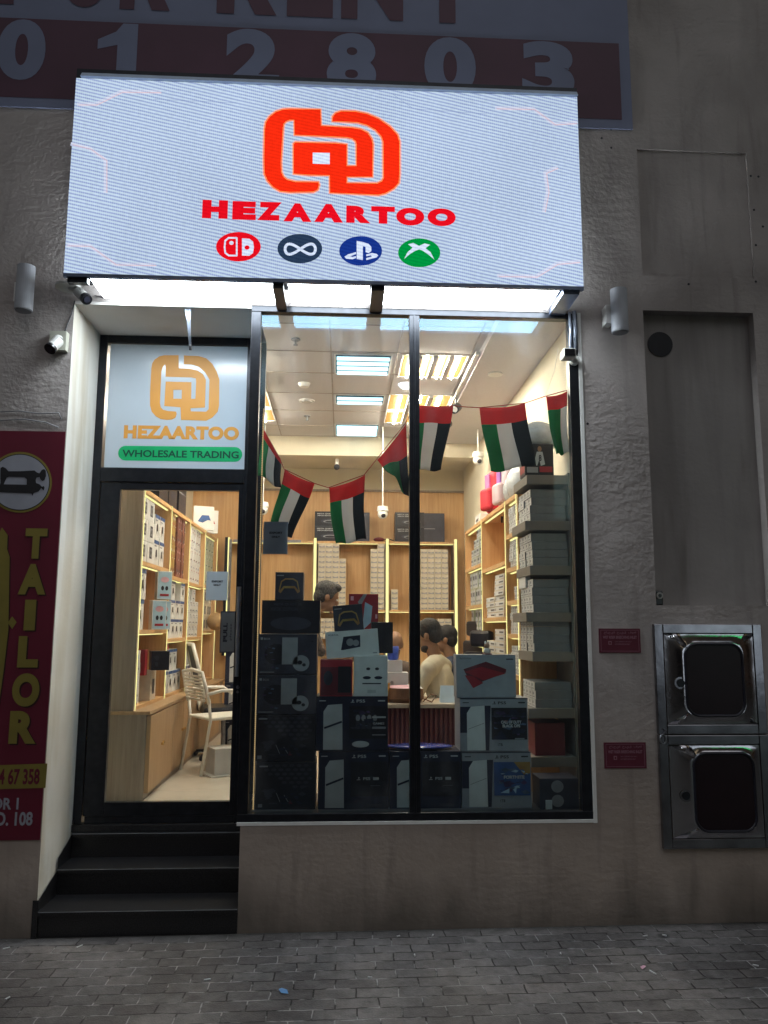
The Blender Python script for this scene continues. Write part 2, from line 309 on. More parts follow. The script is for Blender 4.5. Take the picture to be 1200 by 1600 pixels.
ORG = {}
class MB:
    def __init__(s): s.v = []; s.f = []; s.m = []; s.mats = []
    def mi(s, m):
        if m not in s.mats: s.mats.append(m)
        return s.mats.index(m)
    def add(s, vs, fs, m):
        o = len(s.v); k = s.mi(m); s.v += [Vector(v) for v in vs]
        for f in fs: s.f.append(tuple(i+o for i in f)); s.m.append(k)
    def poly(s, pts, m): s.add(pts, [tuple(range(len(pts)))], m)
    def box(s, x0, y0, z0, x1, y1, z1, m, T=None):
        vs = [Vector(p) for p in ((x0, y0, z0), (x1, y0, z0), (x1, y1, z0), (x0, y1, z0), (x0, y0, z1), (x1, y0, z1), (x1, y1, z1), (x0, y1, z1))]
        if T is not None: vs = [T @ v for v in vs]
        s.add(vs, [(0, 3, 2, 1), (4, 5, 6, 7), (0, 1, 5, 4), (1, 2, 6, 5), (2, 3, 7, 6), (3, 0, 4, 7)], m)
    def tube(s, pts, r, m, n=8):
        pts = [Vector(p) for p in pts]; rs = r if isinstance(r, (list, tuple)) else [r]*len(pts)
        rings = []; prev = None
        for i, p in enumerate(pts):
            d = (pts[min(i+1, len(pts)-1)]-pts[max(i-1, 0)])
            d = d.normalized() if d.length > 1e-9 else Vector((0, 0, 1))
            a = prev if prev is not None else (Vector((0, 0, 1)) if abs(d.z) < .9 else Vector((1, 0, 0)))
            a = (a - d*a.dot(d)); a = a.normalized() if a.length > 1e-6 else d.orthogonal().normalized()
            prev = a; b = d.cross(a)
            rings.append([p+(a*math.cos(2*math.pi*k/n)+b*math.sin(2*math.pi*k/n))*rs[i] for k in range(n)])
        vs = [q for rg in rings for q in rg]; fs = []
        for i in range(len(pts)-1):
            for k in range(n): fs.append((i*n+k, i*n+(k+1) % n, (i+1)*n+(k+1) % n, (i+1)*n+k))
        fs.append(tuple(reversed(range(n)))); fs.append(tuple((len(pts)-1)*n+k for k in range(n)))
        s.add(vs, fs, m)
    def blob(s, c, r, m, T=None, nu=14, nv=9):
        c = Vector(c); vs = []; fs = []
        for j in range(1, nv):
            th = math.pi*j/nv
            for i in range(nu):
                ph = 2*math.pi*i/nu
                q = Vector((r[0]*math.sin(th)*math.cos(ph), r[1]*math.sin(th)*math.sin(ph), r[2]*math.cos(th)))
                vs.append(c+(T @ q if T is not None else q))
        for j in range(nv-2):
            for i in range(nu): fs.append((j*nu+i, (j+1)*nu+i, (j+1)*nu+(i+1) % nu, j*nu+(i+1) % nu))
        top = Vector((0, 0, r[2])); a = len(vs); vs.append(c+(T @ top if T is not None else top)); vs.append(c-(T @ top if T is not None else top))
        for i in range(nu): fs.append((a, i, (i+1) % nu)); fs.append((a+1, (nv-2)*nu+(i+1) % nu, (nv-2)*nu+i))
        s.add(vs, fs, m)
    def build(s, name, parent=None, o=None, smooth=False, bevel=0.0, **props):
        if o is None: o = ORG.get(parent.name, Vector((0, 0, 0))) if parent else Vector((0, 0, 0))
        o = Vector(o)
        me = bpy.data.meshes.new(name); me.from_pydata([v-o for v in s.v], [], s.f)
        for m in s.mats: me.materials.append(m)
        me.polygons.foreach_set('material_index', s.m)
        if smooth: me.polygons.foreach_set('use_smooth', [True]*len(me.polygons))
        me.validate(); me.update()
        ob = bpy.data.objects.new(name, me); COL.objects.link(ob)
        if parent: ob.parent = parent
        else: ob.location = o
        ORG[ob.name] = o
        if bevel:
            b = ob.modifiers.new('edge', 'BEVEL'); b.width = bevel; b.segments = 2; b.limit_method = 'ANGLE'; b.angle_limit = R(50)
        for k, v in props.items(): ob[k] = v
        return ob
class Face:
    """a flat printed face: unit coordinates u to the right, v up"""
    def __init__(s, mb, o, u, v, w, h, lift=.0012):
        s.mb = mb; s.o = Vector(o); s.u = Vector(u); s.v = Vector(v); s.w = w; s.h = h; s.n = s.u.cross(s.v).normalized(); s.l = lift; s.k = 0
    def P(s, a, b, e=0): return s.o+s.u*(a*s.w)+s.v*(b*s.h)+s.n*(s.l*(1+e))
    def rect(s, a, b, c, d, m, e=0): s.mb.poly([s.P(a, b, e), s.P(c, b, e), s.P(c, d, e), s.P(a, d, e)], m)
    def poly(s, pts, m, e=0): s.mb.poly([s.P(a, b, e) for a, b in pts], m)
    def ell(s, a, b, ra, rb, m, e=0, n=24): s.poly([(a+ra*math.cos(2*math.pi*i/n), b+rb*math.sin(2*math.pi*i/n)) for i in range(n)], m, e)
    def stroke(s, pts, w, m, e=0):
        for (a, b), (c, d) in zip(pts[:-1], pts[1:]):
            p = s.P(a, b, e); q = s.P(c, d, e); t = (q-p)
            if t.length < 1e-7: continue
            nrm = s.n.cross(t.normalized())*w/2; ext = t.normalized()*w*.3
            s.mb.poly([p-nrm-ext, q-nrm+ext, q+nrm+ext, p+nrm-ext], m)
    def text(s, t, a, b, c, d, m, bold=.01, e=1, sp=1.0):
        vs, fs = text_shape(t, bold, sp)
        s.mb.add([s.P(a+x*(c-a), b+y*(d-b), e) for x, y in vs], fs, m)
def facade_face(mb, Y, lift=.0):
    """face whose units are metres of the facade plane at depth Y"""
    return Face(mb, (0, Y, 0), (1, 0, 0), (0, 0, 1), 1, 1, lift)

def thing(name, label, cat, loc=(0, 0, 0), rz=0.0, group=None, parent=None):
    o = bpy.data.objects.new(name, None); COL.objects.link(o); o.empty_display_size = .1
    o.location = loc; o.rotation_euler = (0, 0, rz)
    if label: o['label'] = label
    if cat: o['category'] = cat
    if group: o['group'] = group
    if parent: o.parent = parent
    ORG[o.name] = Vector(loc) if not rz else Vector((0, 0, 0))
    return o
def group_part(name, parent):
    """an Empty part that carries sub-parts"""
    o = bpy.data.objects.new(name, None); COL.objects.link(o); o.parent = parent; o.empty_display_size = .05
    ORG[o.name] = ORG.get(parent.name, Vector((0, 0, 0))); return o
def copy_tree(root, loc, rz=None, label=None, group=None):
    r = root.copy(); COL.objects.link(r); r.location = loc
    if rz is not None: r.rotation_euler = (0, 0, rz)
    if label: r['label'] = label
    if group: r['group'] = group
    for ch in list(root.children):
        c = ch.copy(); COL.objects.link(c); c.parent = r
        for g in list(ch.children):
            d = g.copy(); COL.objects.link(d); d.parent = c
    return r
def one(mb, name, label, cat, o, group=None, **k):
    p = dict(label=label, category=cat)
    if group: p['group'] = group
    return mb.build(name, o=o, **k, **p)

# ================================================================== GROUND
g = MB(); a0, a1 = .155-.0058*60, .155+.0058*60
N = 1
g.poly([(-60, -60, a0-.02), (60, -60, a1-.02), (60, .3, a1), (-60, .3, a0)], PAVE)
gr = g.build('pavement', kind='structure'); gr['label'] = 'grey block paved pavement with sandy joints'
def gz(x, y): return .155+.0058*x + (.02/60)*(y-.3)*1.0

# ================================================================== UNSEEN BUILDING ACROSS THE STREET, ADDED FOR REFLECTIONS
ob = thing('unseen_opposite_building', 'unseen dark building across the street behind the viewer, added to shape reflections', 'building', (0, -15, 0))
OPP = mat('opposite_plaster', (.16, .15, .15), .9, var=.2, scale=2)
b = MB(); b.box(-30, -25, -.5, 30, -15, 11, OPP); b.build('wall', ob)
DK = mat('unlit_glass', (.02, .02, .025), .1); LITW = emit('added_lit_window', (1.0, .8, .5), .5); LITC = emit('added_lit_shop', (.8, .9, 1.0), .45); LITG = emit('green_sign', (.05, 1.0, .25), 1.2); LITR = emit('red_sign', (1, .08, .05), .7)  # lit windows and shops are added for the steel to reflect
for i in range(12):
    for j in range(2):
        b = MB(); x = -24+i*4.2; z = 4.6+j*3.1; b.box(x, -15.05, z, x+1.3, -14.97, z+1.5, LITW if (i*5+j*3) % 7 == 0 else DK); b.build('window', ob)
for i in range(6):
    b = MB(); x = -20+i*7; b.box(x, -15.05, .6, x+3.4, -14.97, 3.0, LITC if i in (1, 4) else DK); b.build('shop_front', ob)
b = MB(); b.box(9.6, -15.2, 3.6, 11.4, -14.96, 4.2, LITG); b.build('green_fascia', ob)
b = MB(); b.box(-9, -15.2, 3.2, -7.5, -14.96, 3.7, LITR); b.build('red_fascia', ob)

# ================================================================== SHOP BUILDING
bld = thing('shop_building', 'rendered street building with a lit glass shopfront and black steps', 'building', (0, 0, 0))
XL, XR, WXL, WXR = -1.67, 1.497, -.585, 1.475
w = MB()
def rect(x0, x1, z0, z1, y=0.0, m=PL): w.poly([(x0, y, z0), (x1, y, z0), (x1, y, z1), (x0, y, z1)], m)
BIG = 9.0
rect(-BIG, XL, -.4, BIG)
rect(XL, XR, 3.835, BIG)
rect(WXL+.02, XR, -.4, .725)
RX0, RX1, RZ0, RZ1 = 1.905, 2.63, 1.985, 3.865
UX0, UX1, UZ0, UZ1 = 1.913, 2.655, 4.1, 4.985
rect(XR, RX0, -.4, BIG); rect(RX0, RX1, -.4, RZ0); rect(RX0, RX1, RZ1, UZ0); rect(RX1, UX1, -.4, UZ0); rect(RX0, UX0, UZ0, UZ1)
rect(RX0, UX1, UZ1, BIG); rect(UX1, BIG, -.4, BIG)
def recess(x0, x1, z0, z1, d, m):
    rect(x0, x1, z0, z1, d, m)
    w.poly([(x0, 0, z0), (x0, d, z0), (x0, d, z1), (x0, 0, z1)], m); w.poly([(x1, 0, z0), (x1, d, z0), (x1, d, z1), (x1, 0, z1)], PL)
    w.poly([(x0, 0, z0), (x1, 0, z0), (x1, d, z0), (x0, d, z0)], PL); w.poly([(x0, 0, z1), (x1, 0, z1), (x1, d, z1), (x0, d, z1)], m)
recess(RX0, RX1, RZ0, RZ1, .07, PLR); recess(UX0, UX1, UZ0, UZ1, .014, PL)
# bulk of the building behind the face (roof, sides, back)
w.poly([(-BIG, 0, BIG), (BIG, 0, BIG), (BIG, 8, BIG), (-BIG, 8, BIG)], PL); w.poly([(-BIG, 8, -.4), (BIG, 8, -.4), (BIG, 8, BIG), (-BIG, 8, BIG)], PL)
w.poly([(-BIG, 0, -.4), (-BIG, 8, -.4), (-BIG, 8, BIG), (-BIG, 0, BIG)], PL); w.poly([(BIG, 0, -.4), (BIG, 8, -.4), (BIG, 8, BIG), (BIG, 0, BIG)], PL)
w.build('facade_wall', bld)
# reveal of the opening (white painted)
w = MB()
w.poly([(XL, 0, .1), (XL, .58, .1), (XL, .58, 3.835), (XL, 0, 3.835)], PLW); w.build('door_jamb', bld)
w = MB(); w.box(XL, 0.002, 3.815, WXL, .58, 3.834, CEILW); w.build('entrance_soffit', bld)
# side of the window plinth, next to the steps
w = MB(); w.poly([(WXL+.02, 0, -.2), (WXL+.02, .6, -.2), (WXL+.02, .6, .745), (WXL+.02, 0, .745)], PL); w.build('plinth_side', bld)
# white line round the window
w = MB()
w.box(WXR, -.004, .725, XR, .05, 3.835, WHITE); w.box(WXL, -.004, .727, WXR-.0005, .05, .745, WHITE)
w.build('window_surround', bld)
# vent hole in the recess
w = MB(); c = Vector((2.035, .069, 3.665))
w.tube([c, c+Vector((0, -.006, 0))], .082, BLK, 32); w.build('vent_hole', bld)
# anchor holes left in the wall
for px, py in ((940, 216), (955, 231), (1076, 444), (1173, 275), (1185, 276), (1178, 328), (1192, 354), (1181, 383), (1181, 440), (918, 662), (955, 202), (868, 860)):
    if px < 905: continue
    q = at(px, py, Y=-.0005); w = MB(); w.tube([q, q+Vector((0, -.001, 0))], .008, BLK, 9); w.build('anchor_hole', bld)

# ---- steps
st = MB(); X1 = WXL+.02
SZ = [(.285, .0, .27), (.43, .27, .50), (.575, .50, .60)]
for z, y0, y1 in SZ: st.box(XL+.012, y0, -.2, X1-.001, .62, z, GRAN)
st = MB()
parts = group_part('entrance_steps', bld)
tops = [(.285, 0.0, .27), (.43, .27, .50), (.575, .50, .62)]
for i, (z, y0, y1) in enumerate(tops):
    s1 = MB(); zb = -.2 if i == 0 else tops[i-1][0]
    s1.box(XL+.012, y0, zb, X1-.001, .64, z-.024, GRAN); s1.box(XL+.012, y0-.014, z-.0235, X1-.0012, .64, z, GRAN)
    s1.box(XL+.013, y0-.0155, z-.004, X1-.0014, y0-.0142, z-.0005, GREYP); s1.build('step', parts)
sk = MB()                                           # stepped skirting up the jamb
for z, y0, y1 in [(.285, -.012, .27), (.43, .27, .50), (.575, .50, .575)]:
    sk.poly([(XL+.011, y0, z-.14), (XL+.011, y1, z-.14), (XL+.011, y1, z+.09+.05), (XL+.011, y0, z+.06)], GRAN)
sk.poly([(XL+.011, -.012, -.1), (XL+.011, -.012, .345), (XL-.02, -.012, .345), (XL-.02, -.012, -.1)], GRAN)
sk.build('skirting', parts)

# ---- window frame, mullion, panes
win = group_part('shop_window', bld)
f = MB(); GB = .79; GT = 3.795
f.box(WXL, 0, .7455, WXR, .06, GB, FRAME); f.box(WXL, 0, GT, WXR, .06, 3.833, FRAME)
f.box(WXL, .0005, GB, -.525, .0595, GT, FRAME); f.box(1.415, .0005, GB, WXR-.0005, .0595, GT, FRAME)
f.box(.403, .0005, GB, .466, .0595, GT, FRAME)
f.box(.428, -.006, GB, .44, .0004, GT, FRAME)
f.build('window_frame', win, bevel=.003)
for x0, x1 in ((-.525, .403), (.466, 1.415)):
    b = MB(); b.poly([(x0, .03, GB), (x1, .03, GB), (x1, .03, GT), (x0, .03, GT)], GLASS); b.build('window_pane', win)
# side return of the window beside the door
f = MB(); f.box(WXL, .56, .6, -.545, .60, 3.81, FRAME); f.box(WXL, .0605, .745, -.545, .5595, GB, FRAME); f.box(WXL, .0605, GT, -.545, .5595, 3.81, FRAME)
f.build('return_frame', win, bevel=.002)
b = MB(); b.poly([(-.565, .06, GB), (-.565, .56, GB), (-.565, .56, GT), (-.565, .06, GT)], GLASS); b.build('return_pane', win)
# beaded light chain down the inside corner
b = MB(); CH = mat('brass_beads', (.6, .42, .2), .3, .7, emis=.25)
for k in range(210):
    z = .80+k*.0113; b.blob((-.505, .10, z), (.0045, .0045, .0045), CH, nu=6, nv=4)
b.tube([(-.505, .106, .79), (-.505, .106, 3.2)], .0025, CH, 5)
b.build('bead_chain', win)

# ---- door with transom panel
DY = .55
dr = group_part('entrance_door', bld)
f = MB()
f.box(-1.669, DY-.03, .62, -1.615, DY+.04, 3.814, FRAME); f.box(-.668, DY-.03, .62, -.5855, DY+.04, 3.814, FRAME)
f.box(-1.615, DY-.03, 3.76, -.668, DY+.04, 3.814, FRAME); f.box(-1.615, DY-.03, 2.80, -.668, DY+.04, 2.895, FRAME)
f.box(-1.669, DY-.04, .575, -.586, DY+.05, .6195, GRAN)
f.build('door_frame', dr, bevel=.003)
f = MB()
f.box(-1.61, DY-.02, .665, -1.482, DY+.02, 2.797, FRAME); f.box(-.70, DY-.02, .665, -.6685, DY+.02, 2.797, FRAME)
f.box(-1.482, DY-.02, 2.748, -.70, DY+.02, 2.797, FRAME); f.box(-1.482, DY-.02, .6655, -.70, DY+.02, .75, FRAME)
f.box(-1.6, DY-.018, .622, -.67, DY+.018, .664, FRAME)
f.build('door_leaf', dr, bevel=.002)
b = MB(); b.poly([(-1.482, DY, .75), (-.70, DY, .75), (-.70, DY, 2.748), (-1.482, DY, 2.748)], GLASS); b.build('door_pane', dr)
h = MB(); hx = -.672
h.tube([(hx, DY-.07, 1.53), (hx, DY-.07, 2.105)], .014, FRAMEL, 12)
h.tube([(hx, DY-.07, 1.62), (hx, DY-.02, 1.62)], .008, FRAMEL, 8); h.tube([(hx, DY-.07, 2.0), (hx, DY-.02, 2.0)], .008, FRAMEL, 8)
h.tube([(hx+.005, DY-.03, 1.46), (hx+.005, DY-.019, 1.46)], .012, FRAMEL, 12); h.tube([(hx+.005, DY-.03, 1.43), (hx+.005, DY-.019, 1.43)], .009, FRAMEL, 12)
h.build('door_handle', dr, smooth=False)

# ---- logo outlines measured on the signs
LOGO = [(510,98),(290,95),(240,98),(190,115),(145,150),(118,190),(110,240),(105,450),(108,560),(130,610),(170,655),(220,685),(290,692),(460,690),(490,675),(500,640),(495,622),(330,620),(270,605),(245,585),(228,550),(225,480),(240,230),(245,200),(265,180),(290,172),(322,172),(325,280),(520,288),(700,297),(740,305),(765,325),(772,350),(772,505),(700,505),(700,350),(620,342),(330,335),(318,345),(318,560),(430,568),(578,572),(580,697),(930,712),(980,700),(1040,665),(1075,625),(1080,560),(1080,330),(1065,280),(1010,220),(930,165),(850,130),(760,112),(660,110),(620,125),(600,150),(598,182),(700,185),(780,190),(850,210),(910,245),(950,290),(965,330),(968,590),(955,615),(920,632),(700,628),(700,582),(885,582),(888,350),(880,310),(850,265),(800,240),(740,230),(515,215)]
LOGOH = [(455,408),(578,410),(578,492),(455,488)]
LOGO2 = [(595,130),(480,130),(440,138),(400,165),(380,195),(372,240),(362,440),(362,540),(375,590),(410,630),(450,652),(500,658),(540,655),(570,640),(580,610),(575,590),(510,585),(470,575),(450,555),(443,520),(455,260),(468,222),(485,205),(490,225),(488,306),(700,312),(735,320),(738,345),(732,485),(698,485),(700,350),(490,345),(478,545),(610,555),(615,658),(820,665),(870,640),(915,590),(925,540),(928,330),(905,260),(870,200),(820,155),(760,137),(638,132),(638,205),(700,207),(760,225),(810,270),(846,330),(840,570),(820,590),(695,588),(693,563),(810,558),(818,330),(795,285),(750,255),(680,240),(597,237)]
LOGO2H = [(553,413),(622,413),(620,485),(552,485)]
def zp(pts, x0, y0, k): return [(x0+x/k, y0+y/k) for x, y in pts]
def pxpoly(mb, pts, Y, m): mb.poly([at(x, y, Y=Y) for x, y in pts], m)
def bridge(outer, hole):
    """outline with its hole joined by a seam, so that it stays one face"""
    best = min(((i, j) for i in range(len(outer)) for j in range(len(hole))), key=lambda q: (outer[q[0]][0]-hole[q[1]][0])**2+(outer[q[0]][1]-hole[q[1]][1])**2)
    i, j = best
    def area(p): return sum(p[k-1][0]*p[k][1]-p[k][0]*p[k-1][1] for k in range(len(p)))
    hl = hole[j:]+hole[:j]
    if area(outer)*area(hl) > 0: hl = [hl[0]]+hl[:0:-1]
    return outer[:i+1]+hl+[hl[0]]+outer[i:]
from mathutils.geometry import tessellate_polygon
def fillpoly(mb, loops, m):
    """tessellated face with holes; loops of world points on a plane of constant depth"""
    flat_ = [p for l in loops for p in l]
    tris = tessellate_polygon([[Vector((p.x, p.z, 0)) for p in l] for l in loops])
    mb.add(flat_, [tuple(t) for t in tris], m)
def logo(mb, L1, H1, x0, y0, k, Y, m):
    fillpoly(mb, [[at(*p, Y=Y) for p in zp(L1, x0, y0, k)], [at(*p, Y=Y) for p in zp(H1, x0, y0, k)]], m)
def text_px(mb, s, x0, y0, x1, y1, Y, m, bold=.02, sp=1.0, skew=0.0):
    """writing on a plane of constant depth between two photograph corners"""
    A = at(x0, y0, Y=Y); B = at(x1, y1, Y=Y)
    vs, fs = text_shape(s, bold, sp)
    xa = at(x0, (y0+y1)/2, Y=Y).x; xb = at(x1, (y0+y1)/2, Y=Y).x
    mb.add([Vector((xa+x*(xb-xa), Y, B.z+y*(A.z-B.z))) for x, y in vs], fs, m)

# transom panel over the door
tp = MB(); PW = mat('white_acrylic', (.44, .50, .56), .18, var=.03, scale=3, spec=.6)
tp.box(-1.60, DY-.012, 2.897, -.669, DY+.01, 3.757, PW)
YT = DY-.0135
logo(tp, LOGO2, LOGO2H, 165, 530, 5.2174, YT, ORGP)
text_px(tp, 'HEZAARTOO', 193.5, 664, 373.5, 688, YT, ORGP, .06, 1.08)
pill = []
for i in range(13): a = math.pi/2+math.pi*i/12; pill.append((196+11.5*math.cos(a), 708-11.5*math.sin(a)))
for i in range(13): a = -math.pi/2+math.pi*i/12; pill.append((367+11.5*math.cos(a), 710-11.5*math.sin(a)))
pxpoly(tp, pill, YT, mat('sign_green', (.0, .36, .12), .4))
text_px(tp, 'WHOLESALE TRADING', 191, 702.5, 373, 716.5, YT-.001, mat('dark_green_ink', (.0, .05, .03), .4), .025)
tp.build('transom_sign', dr)

# ---- interior shell
FZ, CZ, YB, XWL, XWR = .62, 4.0, 5.3, -1.9, 1.55
sh = MB(); sh.box(XWL, .59, FZ-.1, XWR, YB, FZ, TILE)
JO = mat('tile_joint', (.42, .34, .24), .5)
for i in range(9): sh.box(XWL, .95+i*.6, FZ, XWR, .953+i*.6, FZ+.0006, JO)
for i in range(6): sh.box(-1.55+i*.6, .95, FZ, -1.547+i*.6, YB, FZ+.0005, JO)
sh.build('shop_floor', bld)
sh = MB(); sh.box(XWL, .6, CZ, 1.06, YB, CZ+.05, CEIL); sh.box(WXL, .062, CZ, 1.06, .6, CZ+.05, CEIL); sh.box(1.06, .062, 3.94, XWR, YB, CZ+.05, CEIL)
TB = mat('tee_bar', (.36, .33, .30), .6)
for y in (.70, 1.275, 1.81, 2.41, 3.01, 3.62, 4.08):
    sh.box(XWL, y-.006, CZ-.004, 1.058, y+.006, CZ+.001, TB)
for x in (-1.31, -.71, -.11, .42, 1.0): sh.box(x-.006, .62, CZ-.0045, x+.006, 4.1, CZ+.0008, TB)
sh.box(XWL, 4.12, 3.78, 1.6, 4.3, 4.03, CREAM); sh.box(XWL, 4.3, 3.86, XWR, YB, 3.9, CREAM)
sh.build('shop_ceiling', bld)
sh = MB()
sh.box(XWR, .062, .3, XWR+.1, YB, 4.0, CREAM); sh.box(XWL-.1, .6, .3, XWL, YB, 4.0, CREAM); sh.box(XWL, YB, .3, XWR, YB+.1, 4.0, CREAM)
sh.box(XWL, .595, .62, XL-.001, .64, 4.0, CREAM); sh.box(XL, .595, 3.816, WXL-.001, .64, 4.0, CREAM)
sh.box(WXL-.001, .0605, 3.834, XWR, .1, 4.0, CREAM)
sh.box(1.4765, .061, .74, XWR, .1, 3.834, CREAM)
sh.build('interior_wall', bld)
sh = MB(); sh.box(-.544, .062, .70, XWR-.001, .75, .752, mat('display_sill', (.08, .08, .09), .4)); sh.box(-.544, .70, FZ+.001, XWR-.001, .748, .70, OAKG)
sh.build('display_platform', bld)
# oak lining of the back wall
sh = MB(); sh.box(XWL, 5.265, FZ, XWR, 5.298, 3.56, OAK); sh.box(XWL, 5.24, 3.56, XWR, 5.298, 3.585, OAKG); sh.build('back_panelling', bld)

# ================================================================== ROADSIDE SIGNS ON THE FACE
# ---- LED screen sign
SY = -.35
sA = at(99, 428, Y=SY); sB = at(911, 447, Y=SY); sT = at(115, 122, Y=SY)
SX0, SX1, SB, ST = -1.62, 1.412, 3.855, 5.085
sign = thing('led_sign', 'large glowing LED screen sign with red maze logo above the shopfront', 'shop sign', (0, SY, SB))
FS = mat('sign_casing', (.18, .22, .32), .35, .6, var=.15, scale=12)
c = MB(); c.box(SX0, SY+.004, SB-.002, SX1, -.20, 5.15, FRAME); c.build('casing', sign)
TT = mat('trim_glare_blue', (.62, .74, .95), .5, var=.12, scale=9)  # blue glare of the screen put into the metal's colour
c = MB(); c.add([(SX0+.03, SY-.022, ST+.001), (SX1, SY-.022, ST+.001), (SX1, SY+.06, ST+.001), (SX0+.03, SY+.06, ST+.001), (SX0+.03, SY+.02, ST+.064), (SX1, SY+.02, ST+.064), (SX1, SY+.06, ST+.064), (SX0+.03, SY+.06, ST+.064)], [(0, 3, 2, 1), (4, 5, 6, 7), (0, 1, 5, 4), (1, 2, 6, 5), (2, 3, 7, 6), (3, 0, 4, 7)], TT); c.build('top_trim', sign)
c = MB(); c.box(SX0, SY-.006, SB-.022, SX1, SY+.02, SB-.002, FS); c.build('bottom_trim', sign)
for xx in (SX0-.05, SX1-.1): c = MB(); c.box(xx, -.2, 4.98, xx+.15, -.001, 5.12, FRAME); c.build('wall_bracket', sign)
E_ = 1/2.46
LB = led('led_white', (.57, .71, .85), 1.0*E_, .52)
LR = led('led_red', (.95, .025, .005), 1.1*E_, .18); LRD = led('led_crimson', (.88, .005, .015), 1.0*E_, .15)
LNV = led('led_slate', (.025, .05, .10), 1.0*E_, .3); LBL = led('led_blue', (.01, .04, .28), 1.0*E_, .3); LGN = led('led_green', (.0, .30, .05), 1.1*E_, .2)
LW = led('led_icon_white', (.70, .80, .95), 1.1*E_, .25); LGL = led('led_glow', (.95, .55, .50), 1.05*E_, .3); LPK = led('led_peach', (.60, .65, .77), 1.15*E_, .35)
LLN = led('led_line', (.3, .38, .55), 1.2*E_, .4)
s = MB(); s.poly([(SX0, SY, SB), (SX1, SY, SB), (SX1, SY, ST), (SX0, SY, ST)], LB)
def grow(pts, d):
    cx = sum(p[0] for p in pts)/len(pts); cy = sum(p[1] for p in pts)/len(pts); out = []
    n = len(pts); A = sum(pts[k-1][0]*pts[k][1]-pts[k][0]*pts[k-1][1] for k in range(n)); sg = 1 if A > 0 else -1
    for i in range(n):
        ax, ay = pts[i-1]; bx, by = pts[i]; cx_, cy_ = pts[(i+1) % n]
        n1 = Vector((by-ay, ax-bx)).normalized(); n2 = Vector((cy_-by, bx-cx_)).normalized(); nn = n1+n2
        if nn.length < .3: nn = n1
        nn = nn.normalized()*sg; out.append((bx+nn.x*d, by+nn.y*d))
    return out
Y1, Y2, Y3 = SY-.002, SY-.004, SY-.006
fillpoly(s, [[at(*p, Y=Y1) for p in zp(grow(LOGO, 15), 390, 150, 4.6154)]], LGL)
fillpoly(s, [[at(*p, Y=Y2-.0005) for p in zp(grow(LOGO, 7), 390, 150, 4.6154)]], LR)
fillpoly(s, [[at(*p, Y=Y2-.0008) for p in zp(grow(LOGO, 3.5), 390, 150, 4.6154)]], led('led_amber', (.98, .45, .12), 1.1*E_, .2))
fillpoly(s, [[at(*p, Y=Y2-.001) for p in zp(LOGO, 390, 150, 4.6154)], [at(*p, Y=Y2-.001) for p in zp(LOGOH, 390, 150, 4.6154)]], LR)
pxpoly(s, zp(LOGOH, 390, 150, 4.6154), Y2-.0015, LW)
for t_, dx in (('HEZAARTOO', 0),):
    # heavy extended capitals, each set in its own measured box
    L_ = [('H', 316, 312, 356, 342), ('E', 363, 314, 400, 344), ('Z', 402, 315, 440, 345), ('A', 443, 317, 487, 347), ('A', 491, 318, 536, 348), ('R', 541, 321, 579, 349), ('T', 580, 322, 617, 350), ('O', 619, 324, 663, 353), ('O', 668, 325, 712, 354)]
    for ch, x0, y0, x1, y1 in L_: text_px(s, ch, x0, y0, x1, y1, Y2, LRD, .085)
def ellpx(mb, cx, cy, rx, ry, Y, m, n=36): pxpoly(mb, [(cx+rx*math.cos(2*math.pi*i/n), cy+ry*math.sin(2*math.pi*i/n)) for i in range(n)], Y, m)
def strokepx(mb, pts, wpx, Y, m):
    for (a, b), (c_, d) in zip(pts[:-1], pts[1:]):
        t = Vector((c_-a, d-b)); 
        if t.length < 1e-6: continue
        t.normalize(); n_ = Vector((-t.y, t.x))*wpx/2; e = t*wpx*.25
        pxpoly(mb, [(a-n_.x-e.x, b-n_.y-e.y), (c_-n_.x+e.x, d-n_.y+e.y), (c_+n_.x+e.x, d+n_.y+e.y), (a+n_.x-e.x, b+n_.y-e.y)], Y, m)
ellpx(s, 372.5, 385.5, 35, 23, Y2, LRD); ellpx(s, 468.5, 388.5, 35, 23, Y2, LNV); ellpx(s, 563.5, 392, 33.5, 23, Y2, LBL); ellpx(s, 655, 395, 33, 22.5, Y2, LGN)
K = 2.7907
def Z2(p): return zp(p, 300, 300, K)
strokepx(s, Z2([(195, 200), (160, 200), (145, 212), (142, 240), (145, 265), (160, 277), (195, 277), (195, 200)]), 2.6, Y3, LW)
ellpx(s, 300+172/K, 300+222/K, 3.4, 3.0, Y3, LW)
pxpoly(s, Z2([(218, 202), (250, 204), (266, 216), (270, 240), (266, 266), (250, 278), (218, 277)]), Y3, LW); ellpx(s, 300+240/K, 300+242/K, 4, 3.4, Y3-.002, LRD)
inf = []
for i in range(41):
    a = 2*math.pi*i/40; inf.append((472+66*math.cos(a), 249+(28*math.sin(2*a)*.8 if True else 0)+ -0))
strokepx(s, Z2(inf), 4.2, Y3, LW)
for P_ in ([(718,292),(718,213),(745,218),(770,226),(782,240),(782,258),(770,266),(757,262),(757,240),(748,236),(745,240),(745,297)],
           [(715,262),(680,272),(665,282),(672,291),(700,293),(715,288),(715,280),(700,283),(690,280),(715,271)],
           [(760,272),(785,266),(805,270),(812,277),(805,285),(760,297),(760,288),(785,281),(780,276),(760,280)],
           [(925,292),(940,262),(962,243),(942,228),(965,222),(990,235),(1015,224),(1038,230),(1018,245),(1040,262),(1057,295),(1030,272),(1005,255),(990,250),(972,257),(948,272)]):
    fillpoly(s, [[at(*p, Y=Y3) for p in Z2(P_)]], LW)
